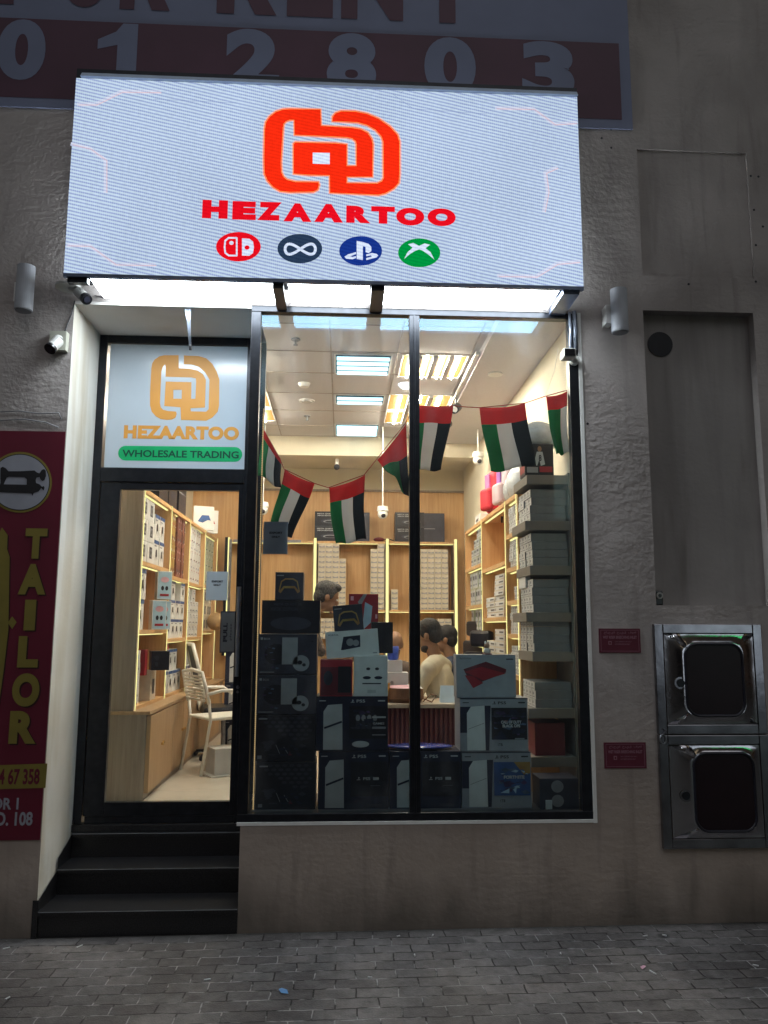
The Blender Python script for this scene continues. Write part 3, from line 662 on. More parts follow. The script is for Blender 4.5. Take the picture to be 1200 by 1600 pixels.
# pale circuit lines in the corners of the picture
for P_ in ([(122, 163), (150, 163), (190, 143), (250, 144)], [(775, 169), (833, 170), (866, 194), (900, 192)], [(105, 383), (140, 384), (180, 413), (242, 414)], [(778, 431), (838, 432), (870, 412), (905, 409)],
           [(112, 225), (140, 232), (165, 250), (165, 300)], [(850, 330), (856, 300), (852, 270), (870, 262)]):
    strokepx(s, P_, 6.0, Y1, LPK); strokepx(s, [(a+2, b+1) for a, b in P_], 1.3, Y1-.0006, led('led_coral', (.80, .60, .64), 1.0*E_, .3))
for P_ in ([(240, 155), (370, 161)], [(612, 146), (646, 170), (760, 178)], [(625, 146), (640, 135)]): strokepx(s, P_, .8, Y1, LLN)
s.build('screen', sign)
# lit panels and arms under the sign
PAN = emit('panel_light', (.86, .95, 1.0), 11.0)
for x0, x1 in ((141, 430), (450, 577), (598, 873)):
    b = MB(); b.box(at(x0, 440, Y=-.31).x, -.315, SB-.014, at(x1, 440, Y=-.31).x, -.04, SB-.003, PAN); b.build('underside_light', sign)
b = MB()
for x0, x1 in ((431, 447), (578, 598)):
    b.box(at(x0, 470, Y=-.1).x, -.33, SB-.05, at(x1, 470, Y=-.1).x, -.001, SB-.016, FRAME)
    b.build('support_arm', sign); b = MB()
b.box(SX0+.02, -.34, SB-.05, at(139, 440, Y=-.31).x, -.30, SB-.016, FRAME); b.build('end_arm', sign); b = MB(); b.box(at(878, 440, Y=-.31).x, -.33, SB-.04, SX1-.02, -.002, SB-.004, FS)
b.build('end_arm', sign)

# ---- rent banner
bn = MB(); BW = mat('banner_vinyl_glare', (.19, .215, .33), .6, var=.06, scale=3); BR = mat('banner_red_glare', (.085, .028, .055), .55, var=.1, scale=3)  # both banner colours carry the blue glare around the screen
bzb = at(988, 202, Y=-.01).z; bxr = at(985, 120, Y=-.01).x
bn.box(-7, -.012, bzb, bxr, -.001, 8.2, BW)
zb = at(970, 187, Y=-.014).z; zt = at(968, 68, Y=-.014).z
bn.poly([(-6.9, -.014, zb), (at(969, 120, Y=-.014).x, -.014, zb), (at(969, 120, Y=-.014).x, -.014, zt), (-6.9, -.014, zt)], BR)
dt = at(35, 30, Y=-.016).z; db = at(35, 125, Y=-.016).z
def zchar(ch, x0, x1, z0, z1, m, Y=-.016, bold=.05, py=80):
    vs, fs = text_shape(ch, bold); xa = at(x0, py, Y=Y).x; xb = at(x1, py, Y=Y).x
    if ch == '1': vs = [(1, 0), (1, 1), (.62, 1), (.45, .86), (.0, .72), (.0, .56), (.5, .64), (.5, 0)]; fs = [(0, 1, 2, 3, 6, 7), (3, 4, 5, 6)]
    bn.add([Vector((xa+x*(xb-xa), Y, z0+y*(z1-z0))) for x, y in vs], fs, m)
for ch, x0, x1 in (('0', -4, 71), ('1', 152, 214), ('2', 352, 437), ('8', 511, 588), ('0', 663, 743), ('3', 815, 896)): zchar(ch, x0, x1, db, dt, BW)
rb = at(705, 36, Y=-.016).z
for ch, x0, x1 in (('F', -10, 60), ('O', 88, 172), ('R', 186, 265), ('R', 338, 432), ('E', 448, 520), ('N', 533, 630), ('T', 656, 742)): zchar(ch, x0, x1, rb, rb+.62, BR, py=20)
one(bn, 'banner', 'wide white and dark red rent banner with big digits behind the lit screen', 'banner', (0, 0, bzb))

# ---- tailor banner
tb = MB(); TR = mat('tailor_red', (.12, .006, .022), .5, var=.12, scale=2); TY = mat('tailor_yellow', (.21, .17, .03), .5, var=.08); TK = flat('tailor_black', (.01, .01, .012), .5)
TG = mat('tailor_grey', (.30, .31, .36), .5, var=.08); TS = flat('letter_shadow', (.03, .004, .006), .6)
tx1 = XL-.004; tz1 = at(100, 675, Y=0).z; tz0 = at(66, 1312, Y=0).z
tb.box(-3.2, -.008, tz0, tx1, -.0005, tz1, TR)
YA, YB_, YC = -.0095, -.011, -.0125
ellpx(tb, 31, 753.5, 50, 47.5, YA, TY, 48); ellpx(tb, 31, 753.5, 47, 44.3, YA-.0007, TK, 48); ellpx(tb, 31, 753.5, 45.7, 43, YB_, TG, 48)
def q7(P): return zp(P, 0, 670, 7.615)
sew = [(5,470),(30,450),(70,470),(100,505),(240,505),(320,500),(410,495),(440,520),(470,530),(495,490),(525,478),(545,500),(548,560),(530,610),(505,622),(480,600),(470,572),(435,580),(425,610),(430,645),(470,660),(500,690),(520,680),(530,700),(520,735),(490,705),(460,745),(400,765),(388,800),(372,768),(0,755),(-160,750),(-160,665),(0,662),(10,640),(5,600)]
fillpoly(tb, [[at(*p, Y=YC) for p in q7(sew)], [at(*p, Y=YC) for p in q7([(45,660),(80,580),(110,570),(290,575),(320,600),(318,665)])]], TK)
tl = [('T', 39, 825.5, 73, 873), ('A', 29, 881, 72, 929), ('I', 38, 937, 55.5, 985), ('L', 28, 994, 60, 1043), ('O', 19, 1052, 61.5, 1104), ('R', 14.5, 1111, 57, 1162)]
for ch, x0, y0, x1, y1 in tl:
    text_px(tb, ch, x0+2.5, y0+2, x1+2.5, y1+2, YA, TS, .06); text_px(tb, ch, x0, y0, x1, y1, YB_, TY, .06)
for P_ in ([(-5, 842), (3, 824), (12, 836), (11, 858), (15, 870), (13, 985), (6, 1045), (-3, 1110), (-10, 1110)],):
    pxpoly(tb, [(x+2, y+2) for x, y in P_], YA, TS); pxpoly(tb, P_, YB_, TY)
pxpoly(tb, [(12, 973), (19, 963), (26, 972), (19, 983)], YB_, TY)
tb.poly([at(-40, 1197, Y=YA), at(74, 1193, Y=YA), at(71, 1231, Y=YA), at(-40, 1234, Y=YA)], TY)
text_px(tb, '4 67 358', -2, 1201, 62, 1226, YB_, TR, .03); text_px(tb, 'FLOOR 1', -48, 1247, 29, 1265, YB_, TG, .03); text_px(tb, 'NO. 108', -24, 1269, 51, 1290, YB_, TG, .03)
one(tb, 'tailor_banner', 'dark red banner with sewing machine emblem and yellow TAILOR letters', 'banner', (-2.2, 0, tz0))

# ---- two small red plates
def plate(x0, y0, x1, y1, label):
    p = MB(); A = at(x0, y0, Y=0); B = at(x1, y1, Y=0)
    p.box(A.x, -.006, B.z, B.x, -.0005, A.z, mat('plate_red', (.11, .010, .028), .45, var=.1, scale=12))
    F = Face(p, (A.x, -.006, B.z), (1, 0, 0), (0, 0, 1), B.x-A.x, A.z-B.z, .0008)
    I = mat('plate_ink', (.30, .14, .19), .5)
    for r_ in ((.04, .06, .96, .075), (.04, .925, .96, .94), (.04, .06, .048, .94), (.952, .06, .96, .94)): F.rect(*r_, I)
    F.text('\u062E\u0627\u0631\u062C\u064A\u0629  \u062D\u0631\u064A\u0642  \u0641\u0648\u0647\u0629', .12, .76, .9, .89, I, .01)
    F.text('WET RISER BREECHING INLET', .09, .58, .91, .70, I, .03)
    F.rect(.22, .33, .30, .48, I); F.rect(.24, .36, .28, .45, MAROON, 1)
    F.text('CIVIL DEFENCE USE ONLY', .38, .44, .78, .48, I, .01); F.text('AUTHORISED PERSONS ONLY', .38, .33, .74, .38, I, .01)
    one(p, 'notice_plate', label, 'sign', (A.x, 0, B.z))
plate(935, 982, 1001, 1020, 'small dark red notice plate beside the upper steel cabinet')
plate(943, 1160, 1010, 1200, 'small dark red notice plate beside the lower steel cabinet')

# ---- two steel fire inlet cabinets
def cabinet(z0, z1, label, wx0, wx1, wz0, wz1):
    x0, x1 = 1.872, 2.535
    t = thing('inlet_cabinet', label, 'cabinet', (x0, 0, z0), group='steel inlet cabinets in the wall')
    f = MB(); e = .055
    f.box(x0, -.03, z0, x0+e, .0, z1, STEELF); f.box(x1-e, -.03, z0, x1, .0, z1, STEELF); f.box(x0+e, -.03, z1-e, x1-e, .0, z1, STEELF); f.box(x0+e, -.03, z0, x1-e, 0, z0+e, STEELF)
    f.build('cabinet_frame', t, bevel=.004)
    # dished door sheet with a rounded opening
    d = MB(); n = 40; inner = []; outer = []; mid = []
    cx, cz = (wx0+wx1)/2, (wz0+wz1)/2; hx_, hz_ = (wx1-wx0)/2, (wz1-wz0)/2; rr = .075
    X0, X1_, Z0, Z1_ = x0+e+.004, x1-e-.004, z0+e+.004, z1-e-.004
    pts = []
    for (sx, sz, a0_) in ((1, 1, 0), (-1, 1, 90), (-1, -1, 180), (1, -1, 270)):
        for i in range(11):
            a = R(a0_+9*i); pts.append((cx+sx*(hx_-rr)+rr*math.cos(a), cz+sz*(hz_-rr)+rr*math.sin(a)))
    corners = [(X1_, Z1_), (X0, Z1_), (X0, Z0), (X1_, Z0)]
    out_ = []
    for i, p in enumerate(pts):
        q, r_ = divmod(i, 11)
        c_ = corners[q]; out_.append(c_)
    rings = []
    for k, (t_, y) in enumerate(((0, -.028), (.15, -.0283), (.45, -.0300), (.8, -.036), (.93, -.039), (1.0, -.036))):
        ring = []
        for i, p in enumerate(pts):
            q, r_ = divmod(i, 11); nx = corners[(q+1) % 4]; pv = corners[q]
            # outer rectangle sampled by ray from the centre
            dx, dz = p[0]-cx, p[1]-cz
            tx = ((X1_-cx)/dx if dx > 0 else (X0-cx)/dx) if abs(dx) > 1e-6 else 9e9
            tz = ((Z1_-cz)/dz if dz > 0 else (Z0-cz)/dz) if abs(dz) > 1e-6 else 9e9
            tt = min(tx, tz); ox, oz = cx+dx*tt, cz+dz*tt
            if r_ == 5: ox, oz = c_ = corners[q]
            ring.append((ox+(p[0]-ox)*t_, y, oz+(p[1]-oz)*t_))
        rings.append(ring)
    nP = len(pts); vs = [v for rg in rings for v in rg]; fs = []
    for a in range(len(rings)-1):
        for i in range(nP): fs.append((a*nP+i, a*nP+(i+1) % nP, (a+1)*nP+(i+1) % nP, (a+1)*nP+i))
    d.add(vs, fs, STEEL)
    d.build('cabinet_door', t, smooth=True)
    g_ = MB(); rim = [(p[0], -.039, p[1]) for p in pts]; rim.append(rim[0])
    g_.tube(rim, .008, BLK, 8)
    g_.poly([(p[0], -.0375, p[1]) for p in pts], mat('smoked_glass', (.018, .009, .012), .3, spec=.25)); g_.build('dark_panel', t)
    l = MB(); lx, lz = x0+.145, (wz0+wz1)/2-.02
    for k in (1.0,): l.tube([(lx, -.025, lz), (lx, -.036, lz)], .036, STEELF, 28); l.tube([(lx, -.036, lz), (lx, -.040, lz)], .024, FRAME, 24)
    l.build('lock', t)
    return t
cabinet(1.228, 1.872, 'upper polished steel cabinet with dark rounded panel, warped reflections', 2.05, 2.40, 1.335, 1.755)
cabinet(.583, 1.222, 'lower dull steel cabinet with dark rounded panel, below the polished one', 2.07, 2.43, .68, 1.12)
k = MB(); ring = [(1.895+.018*math.cos(a/8*math.pi), -.036, 1.20+.026*math.sin(a/8*math.pi)) for a in range(17)]
k.tube(ring, .005, FRAMEL, 6); k.tube([(1.895, -.033, 1.225), (1.91, -.04, 1.25), (1.9, -.036, 1.262)], .004, FRAMEL, 6)
one(k, 'shackle', 'small brass shackle hanging where the two steel cabinets meet', 'shackle', (1.895, -.03, 1.2))

# ---- wall lamps (unlit white cylinders)
def wall_lamp(x, z, label):
    t = thing('wall_lamp', label, 'wall lamp', (x, -.11, z), group='white cylinder wall lamps')
    b = MB(); b.tube([(x, -.11, z-.13), (x, -.11, z+.15)], .052, mat('lamp_grey', (.48, .50, .55), .4), 28); b.tube([(x, -.11, z-.135), (x, -.11, z-.1301)], .046, GREYP, 28); b.build('lamp_body', t, bevel=.002)
    b = MB(); b.box(x-.075, -.085, z-.06, x-.03, -.001, z+.06, WHITE); b.build('mounting_plate', t)
wall_lamp(1.71, 3.80, 'white cylinder lamp on the wall right of the lit screen')
wall_lamp(-1.93, 3.85, 'white cylinder lamp on the wall left of the doorway')

# ---- cameras outside
CW = mat('camera_white', (.5, .5, .48), .4); CB = flat('camera_black', (.01, .01, .012), .2)
def bullet(c, d, L, r, label, base, name='security_camera'):
    c = Vector(c); d = Vector(d).normalized()
    t = thing(name, label, 'camera', c)
    b = MB(); b.tube([c, c+d*L*.8], r, CW, 20); b.tube([c+d*L*.78, c+d*L], r*1.06, CB, 20); b.build('camera_body', t, bevel=.002)
    b = MB(); b.tube([c+d*L*1.0005, c+d*(L+.003)], r*.6, mat('lens', (.02, .02, .03), .05), 16); b.build('lens', t)
    b = MB(); base(b); b.build('mount', t); return t
q = at(132, 462, Y=-.16)
bullet(q+Vector((-.055, .05, .045)), (.55, -.5, -.55), .13, .032, 'black and white bullet camera hanging under the left end of the screen',
       lambda b: (b.tube([q+Vector((-.12, .06, .07)), q+Vector((-.12, .06, .085))], .075, CW, 24), b.tube([q+Vector((-.11, .06, .07)), q+Vector((-.055, .05, .045))], .014, CW, 10)))
q2 = at(88, 540, Y=-.06)
bullet(q2+Vector((.01, .0, .03)), (-.25, -.6, -.75), .10, .034, 'white bullet camera on a square junction box left of the doorway',
       lambda b: (b.box(-1.79, -.05, 3.50, -1.69, -.001, 3.62, mat('junction_box', (.45, .45, .38), .5)), b.tube([(-1.74, -.05, 3.57), q2+Vector((.01, 0, .03))], .03, CW, 14)))
q3 = at(884, 556, Y=-.10)
t = thing('security_camera', 'square fronted white camera on the right window post', 'camera', q3)
b = MB(); b.box(q3.x-.028, q3.y-.06, q3.z-.026, q3.x+.05, q3.y+.03, q3.z+.032, CW, ); b.build('camera_body', t, bevel=.008)
b = MB(); b.box(q3.x-.024, q3.y-.064, q3.z-.022, q3.x+.040, q3.y-.0605, q3.z+.024, CB); b.build('lens', t)
b = MB(); b.tube([(1.445, -.03, q3.z), (1.445, .0, q3.z)], .03, CW, 14); b.tube([(q3.x+.03, q3.y+.03, q3.z), (1.445, -.03, q3.z)], .016, CW, 10); b.build('mount', t)
# conduits and cables
def cable(pts, r, m, label, cat='cable', name='cable'):
    b = MB(); b.tube(pts, r, m, 7); return one(b, name, label, cat, pts[0], smooth=True)
PLAS = mat('grey_conduit', (.3, .34, .42), .25, .3)
cable([(1.42, -.02, 3.83), (1.423, -.025, 3.7), (1.418, -.022, 3.62), (1.425, -.03, 3.53)], .010, PLAS, 'shiny wrapped cable running down to the square fronted camera', name='wrapped_cable')
cable([(1.452, -.015, 3.84), (1.455, -.015, 3.70), (1.452, -.015, 3.585)], .014, PLAS, 'grey pipe beside the wrapped cable above the square fronted camera', 'pipe', 'conduit_pipe')
cable([at(117, 470, Y=-.01), at(112, 490, Y=-.01), at(104, 510, Y=-.01), at(99, 524, Y=-.03)], .0035, BLK, 'thin dark cable running down to the junction box camera')
cable([at(148, 462, Y=-.02)+Vector((0, .0, 0)), at(165, 465, Y=-.015), at(185, 460, Y=-.012), at(205, 460, Y=-.01)], .003, BLK, 'thin black wire sagging under the left lit panel')
b = MB()
for dx in (-.014, 0, .014): b.tube([(-.985+dx, .03, 3.812), (-.98+dx*.4, .05, 3.74), (-.975, .10, 3.60)], .007, PLAS, 6)
b.tube([(-.975, .10, 3.62), (-.972, .10, 3.57)], .009, BLK, 6)
one(b, 'cable_bundle', 'short bundle of taped cables hanging from the entrance soffit', 'cable', (-.985, .05, 3.81), smooth=True)
# small device at the foot of the wall recess
t = thing('doorbell_camera', 'small black and white device in the lower left corner of the wall recess', 'device', (1.935, .05, 1.99))
b = MB(); b.box(1.91, .03, 1.987, 1.962, .069, 2.075, CB); b.build('device_body', t, bevel=.006)
b = MB(); q = Vector((1.938, .03, 2.045)); b.tube([q, q+Vector((0, -.012, 0))], .02, CW, 20); b.tube([q+Vector((0, -.0122, 0)), q+Vector((0, -.015, 0))], .011, CB, 16); b.build('lens', t)
# scratched wire ends on the wall left of the doorway
cable([at(-8, 644, Y=-.008), at(30, 642, Y=-.008), at(60, 646, Y=-.008), at(92, 645, Y=-.008), at(96, 655, Y=-.008)], .003, GREYP, 'upper thin grey wire crossing the plaster above the tailor banner')
cable([at(-8, 657, Y=-.008), at(40, 655, Y=-.008), at(72, 660, Y=-.008), at(92, 668, Y=-.008)], .003, GREYP, 'lower thin grey wire crossing the plaster above the tailor banner')

# ---- litter on the pavement
LIT = [(247, 1555-0, 'W'), (12, 1557, 'W'), (362, 1540, 'W'), (443, 1549, 'B'), (470, 1531, 'W'), (324, 1530, 'W'), (676, 1463, 'W'), (648, 1494, 'W'), (876, 1493, 'W'), (1008, 1466, 'W'), (1038, 1465, 'W'), (1005, 1515, 'P'), (1020, 1523, 'W'), (1000, 1585, 'W'), (578, 1528, 'W'), (1181, 1513, 'W'), (622, 1464, 'W'), (124, 1477, 'W'), (10, 1479, 'W')]
MB_W = mat('litter_white', (.6, .6, .6), .7); MB_B = flat('litter_blue', (.1, .25, .5), .5); MB_P = flat('litter_pink', (.6, .35, .45), .5)
for i, (px, py, k_) in enumerate(LIT):
    if k_ == 'W' and i in (0, 2, 4): continue
    q = at(px, py, Z=.157); z = gz(q.x, q.y); a = random.uniform(0, 3.1)
    b = MB(); T = Matrix.Translation((q.x, q.y, z+.004)) @ Matrix.Rotation(a, 4, 'Z')
    if k_ == 'W':
        L_ = random.uniform(.010, .022)
        b.tube([T @ Vector((-L_, 0, .0)), T @ Vector((L_, 0, .001))], .0038, MB_W, 8)
        one(b, 'cigarette_end', 'tiny white cigarette end %s, %s' % ('against the foot of the wall' if py < 1465.5 else 'just off the wall' if py < 1475 else 'near the wall' if py < 1480 else 'a hand from the wall' if py < 1500 else 'a brick row farther out' if py < 1518 else 'well out on the paving' if py < 1518.5+8 else 'far out on the paving' if py < 1560 else 'at the photo bottom', 'below the steps' if px < 372 else 'below the left window pane' if px < 640 else 'below the right window pane' if px < 920 else 'at the far right below the cabinets' if px > 1100 else 'in front of the steel cabinets'), 'litter', q, group='cigarette ends scattered over the paving')
    else:
        s_ = .024 if k_ == 'B' else .016
        b.add([T @ Vector((-s_*1.4, -s_*.5, 0)), T @ Vector((0, -s_*.7, .004)), T @ Vector((s_*1.5, -s_*.2, .001)), T @ Vector((s_*1.1, s_*.6, .003)), T @ Vector((-s_*.5, s_*.7, .0015))], [(0, 1, 4), (1, 2, 3), (1, 3, 4)], MB_B if k_ == 'B' else MB_P)
        one(b, 'paper_scrap', 'crumpled %s scrap on the paving %s' % (('blue', 'near the wall below the window') if k_ == 'B' else ('pink', 'in front of the steel cabinets')), 'litter', q)
# ================================================================== INSIDE THE SHOP
# ---- ceiling lights
TUBE = emit('cool_tube', (.50, .85, .95), 1.1); TUBEW = emit('warm_tube', (1.0, .89, .72), 84.0)
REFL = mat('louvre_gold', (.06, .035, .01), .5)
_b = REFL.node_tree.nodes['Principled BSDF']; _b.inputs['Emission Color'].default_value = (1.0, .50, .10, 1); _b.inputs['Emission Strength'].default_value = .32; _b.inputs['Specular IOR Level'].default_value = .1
REFC = mat('louvre_cool', (.05, .08, .1), .8, 0, spec=0)
def troffer(x0, x1, y0, y1, label, kind, n, group):
    t = thing('ceiling_light', label, 'ceiling light', ((x0+x1)/2, (y0+y1)/2, CZ), group=group)
    b = MB(); e = .012; z = CZ
    b.box(x0-e, y0-e, z-.008, x1+e, y0, z-.0045, WHITE); b.box(x0-e, y1, z-.008, x1+e, y1+e, z-.0045, WHITE)
    b.box(x0-e, y0, z-.008, x0, y1, z-.0045, WHITE); b.box(x1, y0, z-.008, x1+e, y1, z-.0045, WHITE); b.build('frame', t)
    b = MB(); b.poly([(x0, y0, z-.0046), (x1, y0, z-.0046), (x1, y1, z-.0046), (x0, y1, z-.0046)], REFC if kind == 'cool' else REFL); b.build('reflector', t)
    for i in range(n):
        b = MB()
        if kind == 'cool':
            y = y0+(y1-y0)*(i+.5)/n; b.tube([(x0+.01, y, z-.02), (x1-.01, y, z-.02)], .016, TUBE, 8); b.build('tube', t, smooth=True)
        else:
            x = x0+(x1-x0)*(i+.5)/n; b.tube([(x, y0+.02, z-.020), (x, y1-.02, z-.020)], .009, TUBEW, 8); b.build('tube', t, smooth=True)
    if kind != 'cool':
        b = MB()
        for i in range(1, n): x = x0+(x1-x0)*i/n; b.box(x-.02, y0, z-.03, x+.02, y1, z-.005, CEIL)
        if y1-y0 > .6: b.box(x0, (y0+y1)/2-.012, z-.031, x1, (y0+y1)/2+.012, z-.0055, WHITE)
        b.build('louvre', t)
troffer(-.075, .37, 1.32, 1.80, 'cool white four tube ceiling light nearest the shop window', 'cool', 4, 'cool white tube lights')
troffer(-.08, .37, 2.44, 2.72, 'cool white two tube ceiling light in the middle of its row', 'cool', 2, 'cool white tube lights')
troffer(-.09, .37, 3.53, 3.98, 'cool white ceiling light farthest back, above the oak wall', 'cool', 4, 'cool white tube lights')
troffer(.47, .98, 1.30, 1.85, 'amber ceiling light nearest the window, right of the cool tubes', 'warm', 4, 'amber louvred ceiling lights')
troffer(.43, 1.0, 2.40, 3.42, 'amber ceiling light of two rows behind the nearest amber one', 'warm', 3, 'amber louvred ceiling lights')
troffer(-1.30, -.73, 2.40, 3.42, 'amber ceiling light on the left side of the ceiling', 'warm', 3, 'amber louvred ceiling lights')
troffer(-1.30, -.73, 1.30, 1.80, 'amber ceiling light over the left shelves, near the door', 'warm', 3, 'amber louvred ceiling lights')
# ---- ceiling fittings
for x, y, lb in ((-.373, 1.02, 'fire sprinkler near the window in the tiled ceiling'), (-.382, 3.23, 'fire sprinkler far back in the tiled ceiling')):
    b = MB(); b.tube([(x, y, CZ-.001), (x, y, CZ-.008)], .035, GREYP, 16); b.tube([(x, y, CZ-.008), (x, y, CZ-.045)], .007, GREYP, 8); b.tube([(x, y, CZ-.045), (x, y, CZ-.048)], .018, GREYP, 12)
    one(b, 'sprinkler', lb, 'sprinkler', (x, y, CZ), group='ceiling sprinklers')
b = MB(); b.tube([(-.36, 2.12, CZ-.001), (-.36, 2.12, CZ-.035)], [.055, .04], WHITE, 20); one(b, 'smoke_detector', 'round white smoke detector between the two sprinklers', 'detector', (-.36, 2.12, CZ))
b = MB(); b.tube([(-.36, 2.66, CZ-.001), (-.36, 2.66, CZ-.012)], .075, WHITE, 24); b.tube([(-.36, 2.66, CZ-.012), (-.36, 2.66, CZ-.02)], .05, LGREYP, 24); one(b, 'ceiling_speaker', 'round pale ceiling speaker behind the smoke detector', 'speaker', (-.36, 2.66, CZ))
b = MB(); b.tube([(.55, 2.1, CZ-.001), (.55, 2.1, CZ-.03)], [.07, .045], emit('downlight_glow', (.9, .97, 1), 2.5), 20); one(b, 'downlight', 'small bright round downlight between the amber ceiling lights', 'downlight', (.55, 2.1, CZ))
b = MB(); b.tube([(1.25, 1.55, 3.939), (1.25, 1.55, 3.925)], .06, WHITE, 20); one(b, 'access_point', 'round white fitting on the plain ceiling strip at the right', 'fitting', (1.25, 1.55, 3.94))
# track and spots
t = thing('light_track', 'white track with black spotlights along the edge of the tiled ceiling', 'track light', (1.03, 1.2, 3.97))
b = MB(); b.box(1.02, 1.15, 3.955, 1.05, 4.0, 3.985, WHITE); b.build('rail', t)
for y, z in ((2.35, 3.86), (3.0, 3.87), (3.6, 3.87)):
    b = MB(); b.tube([(1.035, y, 3.955), (1.035, y, z+.03)], .008, BLK, 8); b.tube([(1.01, y-.07, z-.03), (1.06, y+.07, z+.03)], .042, BLK, 16); b.tube([(1.008, y-.074, z-.033), (1.01, y-.07, z-.03)], .03, LGREYP, 16); b.build('spotlight', t)
# dome cameras hanging inside
def dome(x, y, z, zt, label):
    t = thing('dome_camera', label, 'camera', (x, y, z))
    b = MB(); b.tube([(x, y, z+.06), (x, y, zt)], .007, WHITE, 10); b.tube([(x, y, z+.05), (x, y, z+.10)], [.062, .055], WHITE, 20); b.build('mount', t)
    b = MB(); b.blob((x, y, z+.02), (.055, .055, .055), WHITE); b.build('dome_body', t, smooth=True)
    b = MB(); b.blob((x+.005, y-.035, z+.0), (.026, .026, .026), BLK); b.build('lens', t, smooth=True)
dome(.42, 3.6, 3.02, 3.99, 'white dome camera hanging on a pole from the ceiling')
dome(-.85, 3.6, 3.05, 3.99, 'white dome camera behind the window edge at the left')
dome(1.42, 3.4, 3.58, 3.93, 'dark dome camera hanging near the right wall')
b = MB(); b.blob((-.08, 4.28, 3.68), (.035, .035, .035), BLK); b.tube([(-.08, 4.29, 3.68), (-.08, 4.31, 3.78)], .02, WHITE, 10); one(b, 'ceiling_camera', 'tiny black round camera on the cream bulkhead', 'camera', (-.08, 4.3, 3.7))

# ---- shelving
def shelf_unit(name, label, xf, xb, ys, z0, z1, rows, loc, led=True, end=True, top=None):
    """xf: front plane, xb: wall plane; ys: bay limits; rows[i]: shelf heights of bay i"""
    t = thing(name, label, 'shelving', loc); sg = 1 if xb > xf else -1; T_ = .022
    def bx(b, x0, y0, z0_, x1, y1, z1_, m): b.box(min(x0, x1), y0, z0_, max(x0, x1), y1, z1_, m)
    b = MB(); bx(b, xb-sg*.012, ys[0], z0, xb, ys[-1], z1, OAK); b.build('back_panel', t)
    for i, y in enumerate(ys):
        b = MB(); w_ = .05 if (i == 0 and end) else .026
        m_ = OAKG if (i == 0 and end) else OAK
        bx(b, xf, y-w_/2 if i else y, z0, xb-sg*.0125, y+w_/2 if i else y+w_, z1, m_); b.build('upright', t)
        if led and not (i == len(ys)-1 and sg > 0):
            b = MB(); bx(b, xf-sg*.004, y-.006 if i else y+.038, z0, xf-sg*.0005, y+.006 if i else y+.05, z1, WARM); b.build('light_strip', t)
    for i in range(len(ys)-1):
        y0 = ys[i]+(.05 if i == 0 and end else .013)+.0005; y1 = ys[i+1]-.0135
        for z in rows[i]:
            b = MB(); bx(b, xf+sg*.002, y0, z-.032, xb-sg*.0125, y1, z, OAK); b.build('shelf', t)
            if z > z0+.1:
                b = MB(); bx(b, xf+sg*.03, y0+.01, z-.04, xf+sg*.045, y1-.01, z-.0325, WARM); b.build('light_strip', t)
    return t
LS = [1.21, 2.22, 3.08, 3.95, 4.78]
shelf_unit('shelving_unit', 'oak wall shelving with glowing edge strips seen through the door', -1.5, -1.895, LS, 1.24, 2.89,
           [[1.262, 1.82, 2.335, 2.888], [1.262, 1.74, 2.29, 2.888], [1.262, 1.74, 2.28, 2.888], [1.262, 1.80, 2.3, 2.888]], (-1.7, 1.21, 1.24))
RS = [.95, 1.41, 2.48, 3.46]
shelf_unit('shelving_unit', 'oak wall shelving full of small cartons along the right wall', 1.28, 1.548, RS, .64, 2.84,
           [[.9, 1.2, 1.5, 1.80, 2.05, 2.30, 2.56, 2.838], [1.05, 1.48, 1.93, 2.37, 2.838], [.95, 1.32, 1.70, 2.06, 2.44, 2.838]], (1.4, 2.4, .62), end=False)
# low cabinets under the left shelves
t = thing('base_cabinet', 'long oak low cupboards under the left shelves with brass knobs', 'cupboard', (-1.64, 1.19, FZ))
b = MB(); b.box(-1.895, 1.19, FZ+.001, -1.40, 4.9, 1.215, OAKG); b.build('carcass', t)
b = MB(); b.box(-1.895, 1.185, 1.2155, -1.372, 4.9, 1.2395, OAKD); b.build('worktop', t, bevel=.002)
KN = mat('brass_knob', (.7, .5, .2), .25, 1.0)
ds = [1.20, 1.62, 2.04, 2.46, 2.88, 3.30, 3.72, 4.14, 4.56]
for i in range(len(ds)-1):
    dd = MB(); off = .012 if i == 0 else 0
    dd.box(-1.3995, ds[i]+.003, FZ+.05, -1.38+off, ds[i+1]-.003, 1.205, OAKD); d_ = dd.build('door', t, bevel=.0015)
    y = ds[i+1]-.04 if i % 2 == 0 else ds[i]+.04
    k_ = MB(); k_.tube([(-1.38+off, y, .96), (-1.362+off, y, .96)], .011, KN, 12); k_.build('knob', d_)

# ---- cartons
def carton(name, label, cat, w_, d_, h_, m, front=None, side=None, loc=(0, 0, 0), rz=0.0, group=None, top=None, ry=0.0, bev=.002):
    """box standing on loc, printed on its front (-Y), and on side '+x' or '-x'"""
    b = MB(); b.box(-w_/2, -d_/2, 0, w_/2, d_/2, h_, m)
    if front: front(Face(b, (-w_/2, -d_/2, 0), (1, 0, 0), (0, 0, 1), w_, h_))
    if side:
        for s_, fn in side.items():
            if s_ == '+x': fn(Face(b, (w_/2, -d_/2, 0), (0, 1, 0), (0, 0, 1), d_, h_))
            else: fn(Face(b, (-w_/2, d_/2, 0), (0, -1, 0), (0, 0, 1), d_, h_))
    o = b.build(name, o=(0, 0, 0), bevel=bev)
    o.location = loc; o.rotation_euler = (0, ry, rz)
    if label: o['label'] = label
    if cat: o['category'] = cat
    if group: o['group'] = group
    return o
def dup(o, loc, rz=0.0, label=None, group=None):
    c = o.copy(); COL.objects.link(c); c.location = loc; c.rotation_euler = (0, 0, rz)
    if label: c['label'] = label
    if group: c['group'] = group
    return c

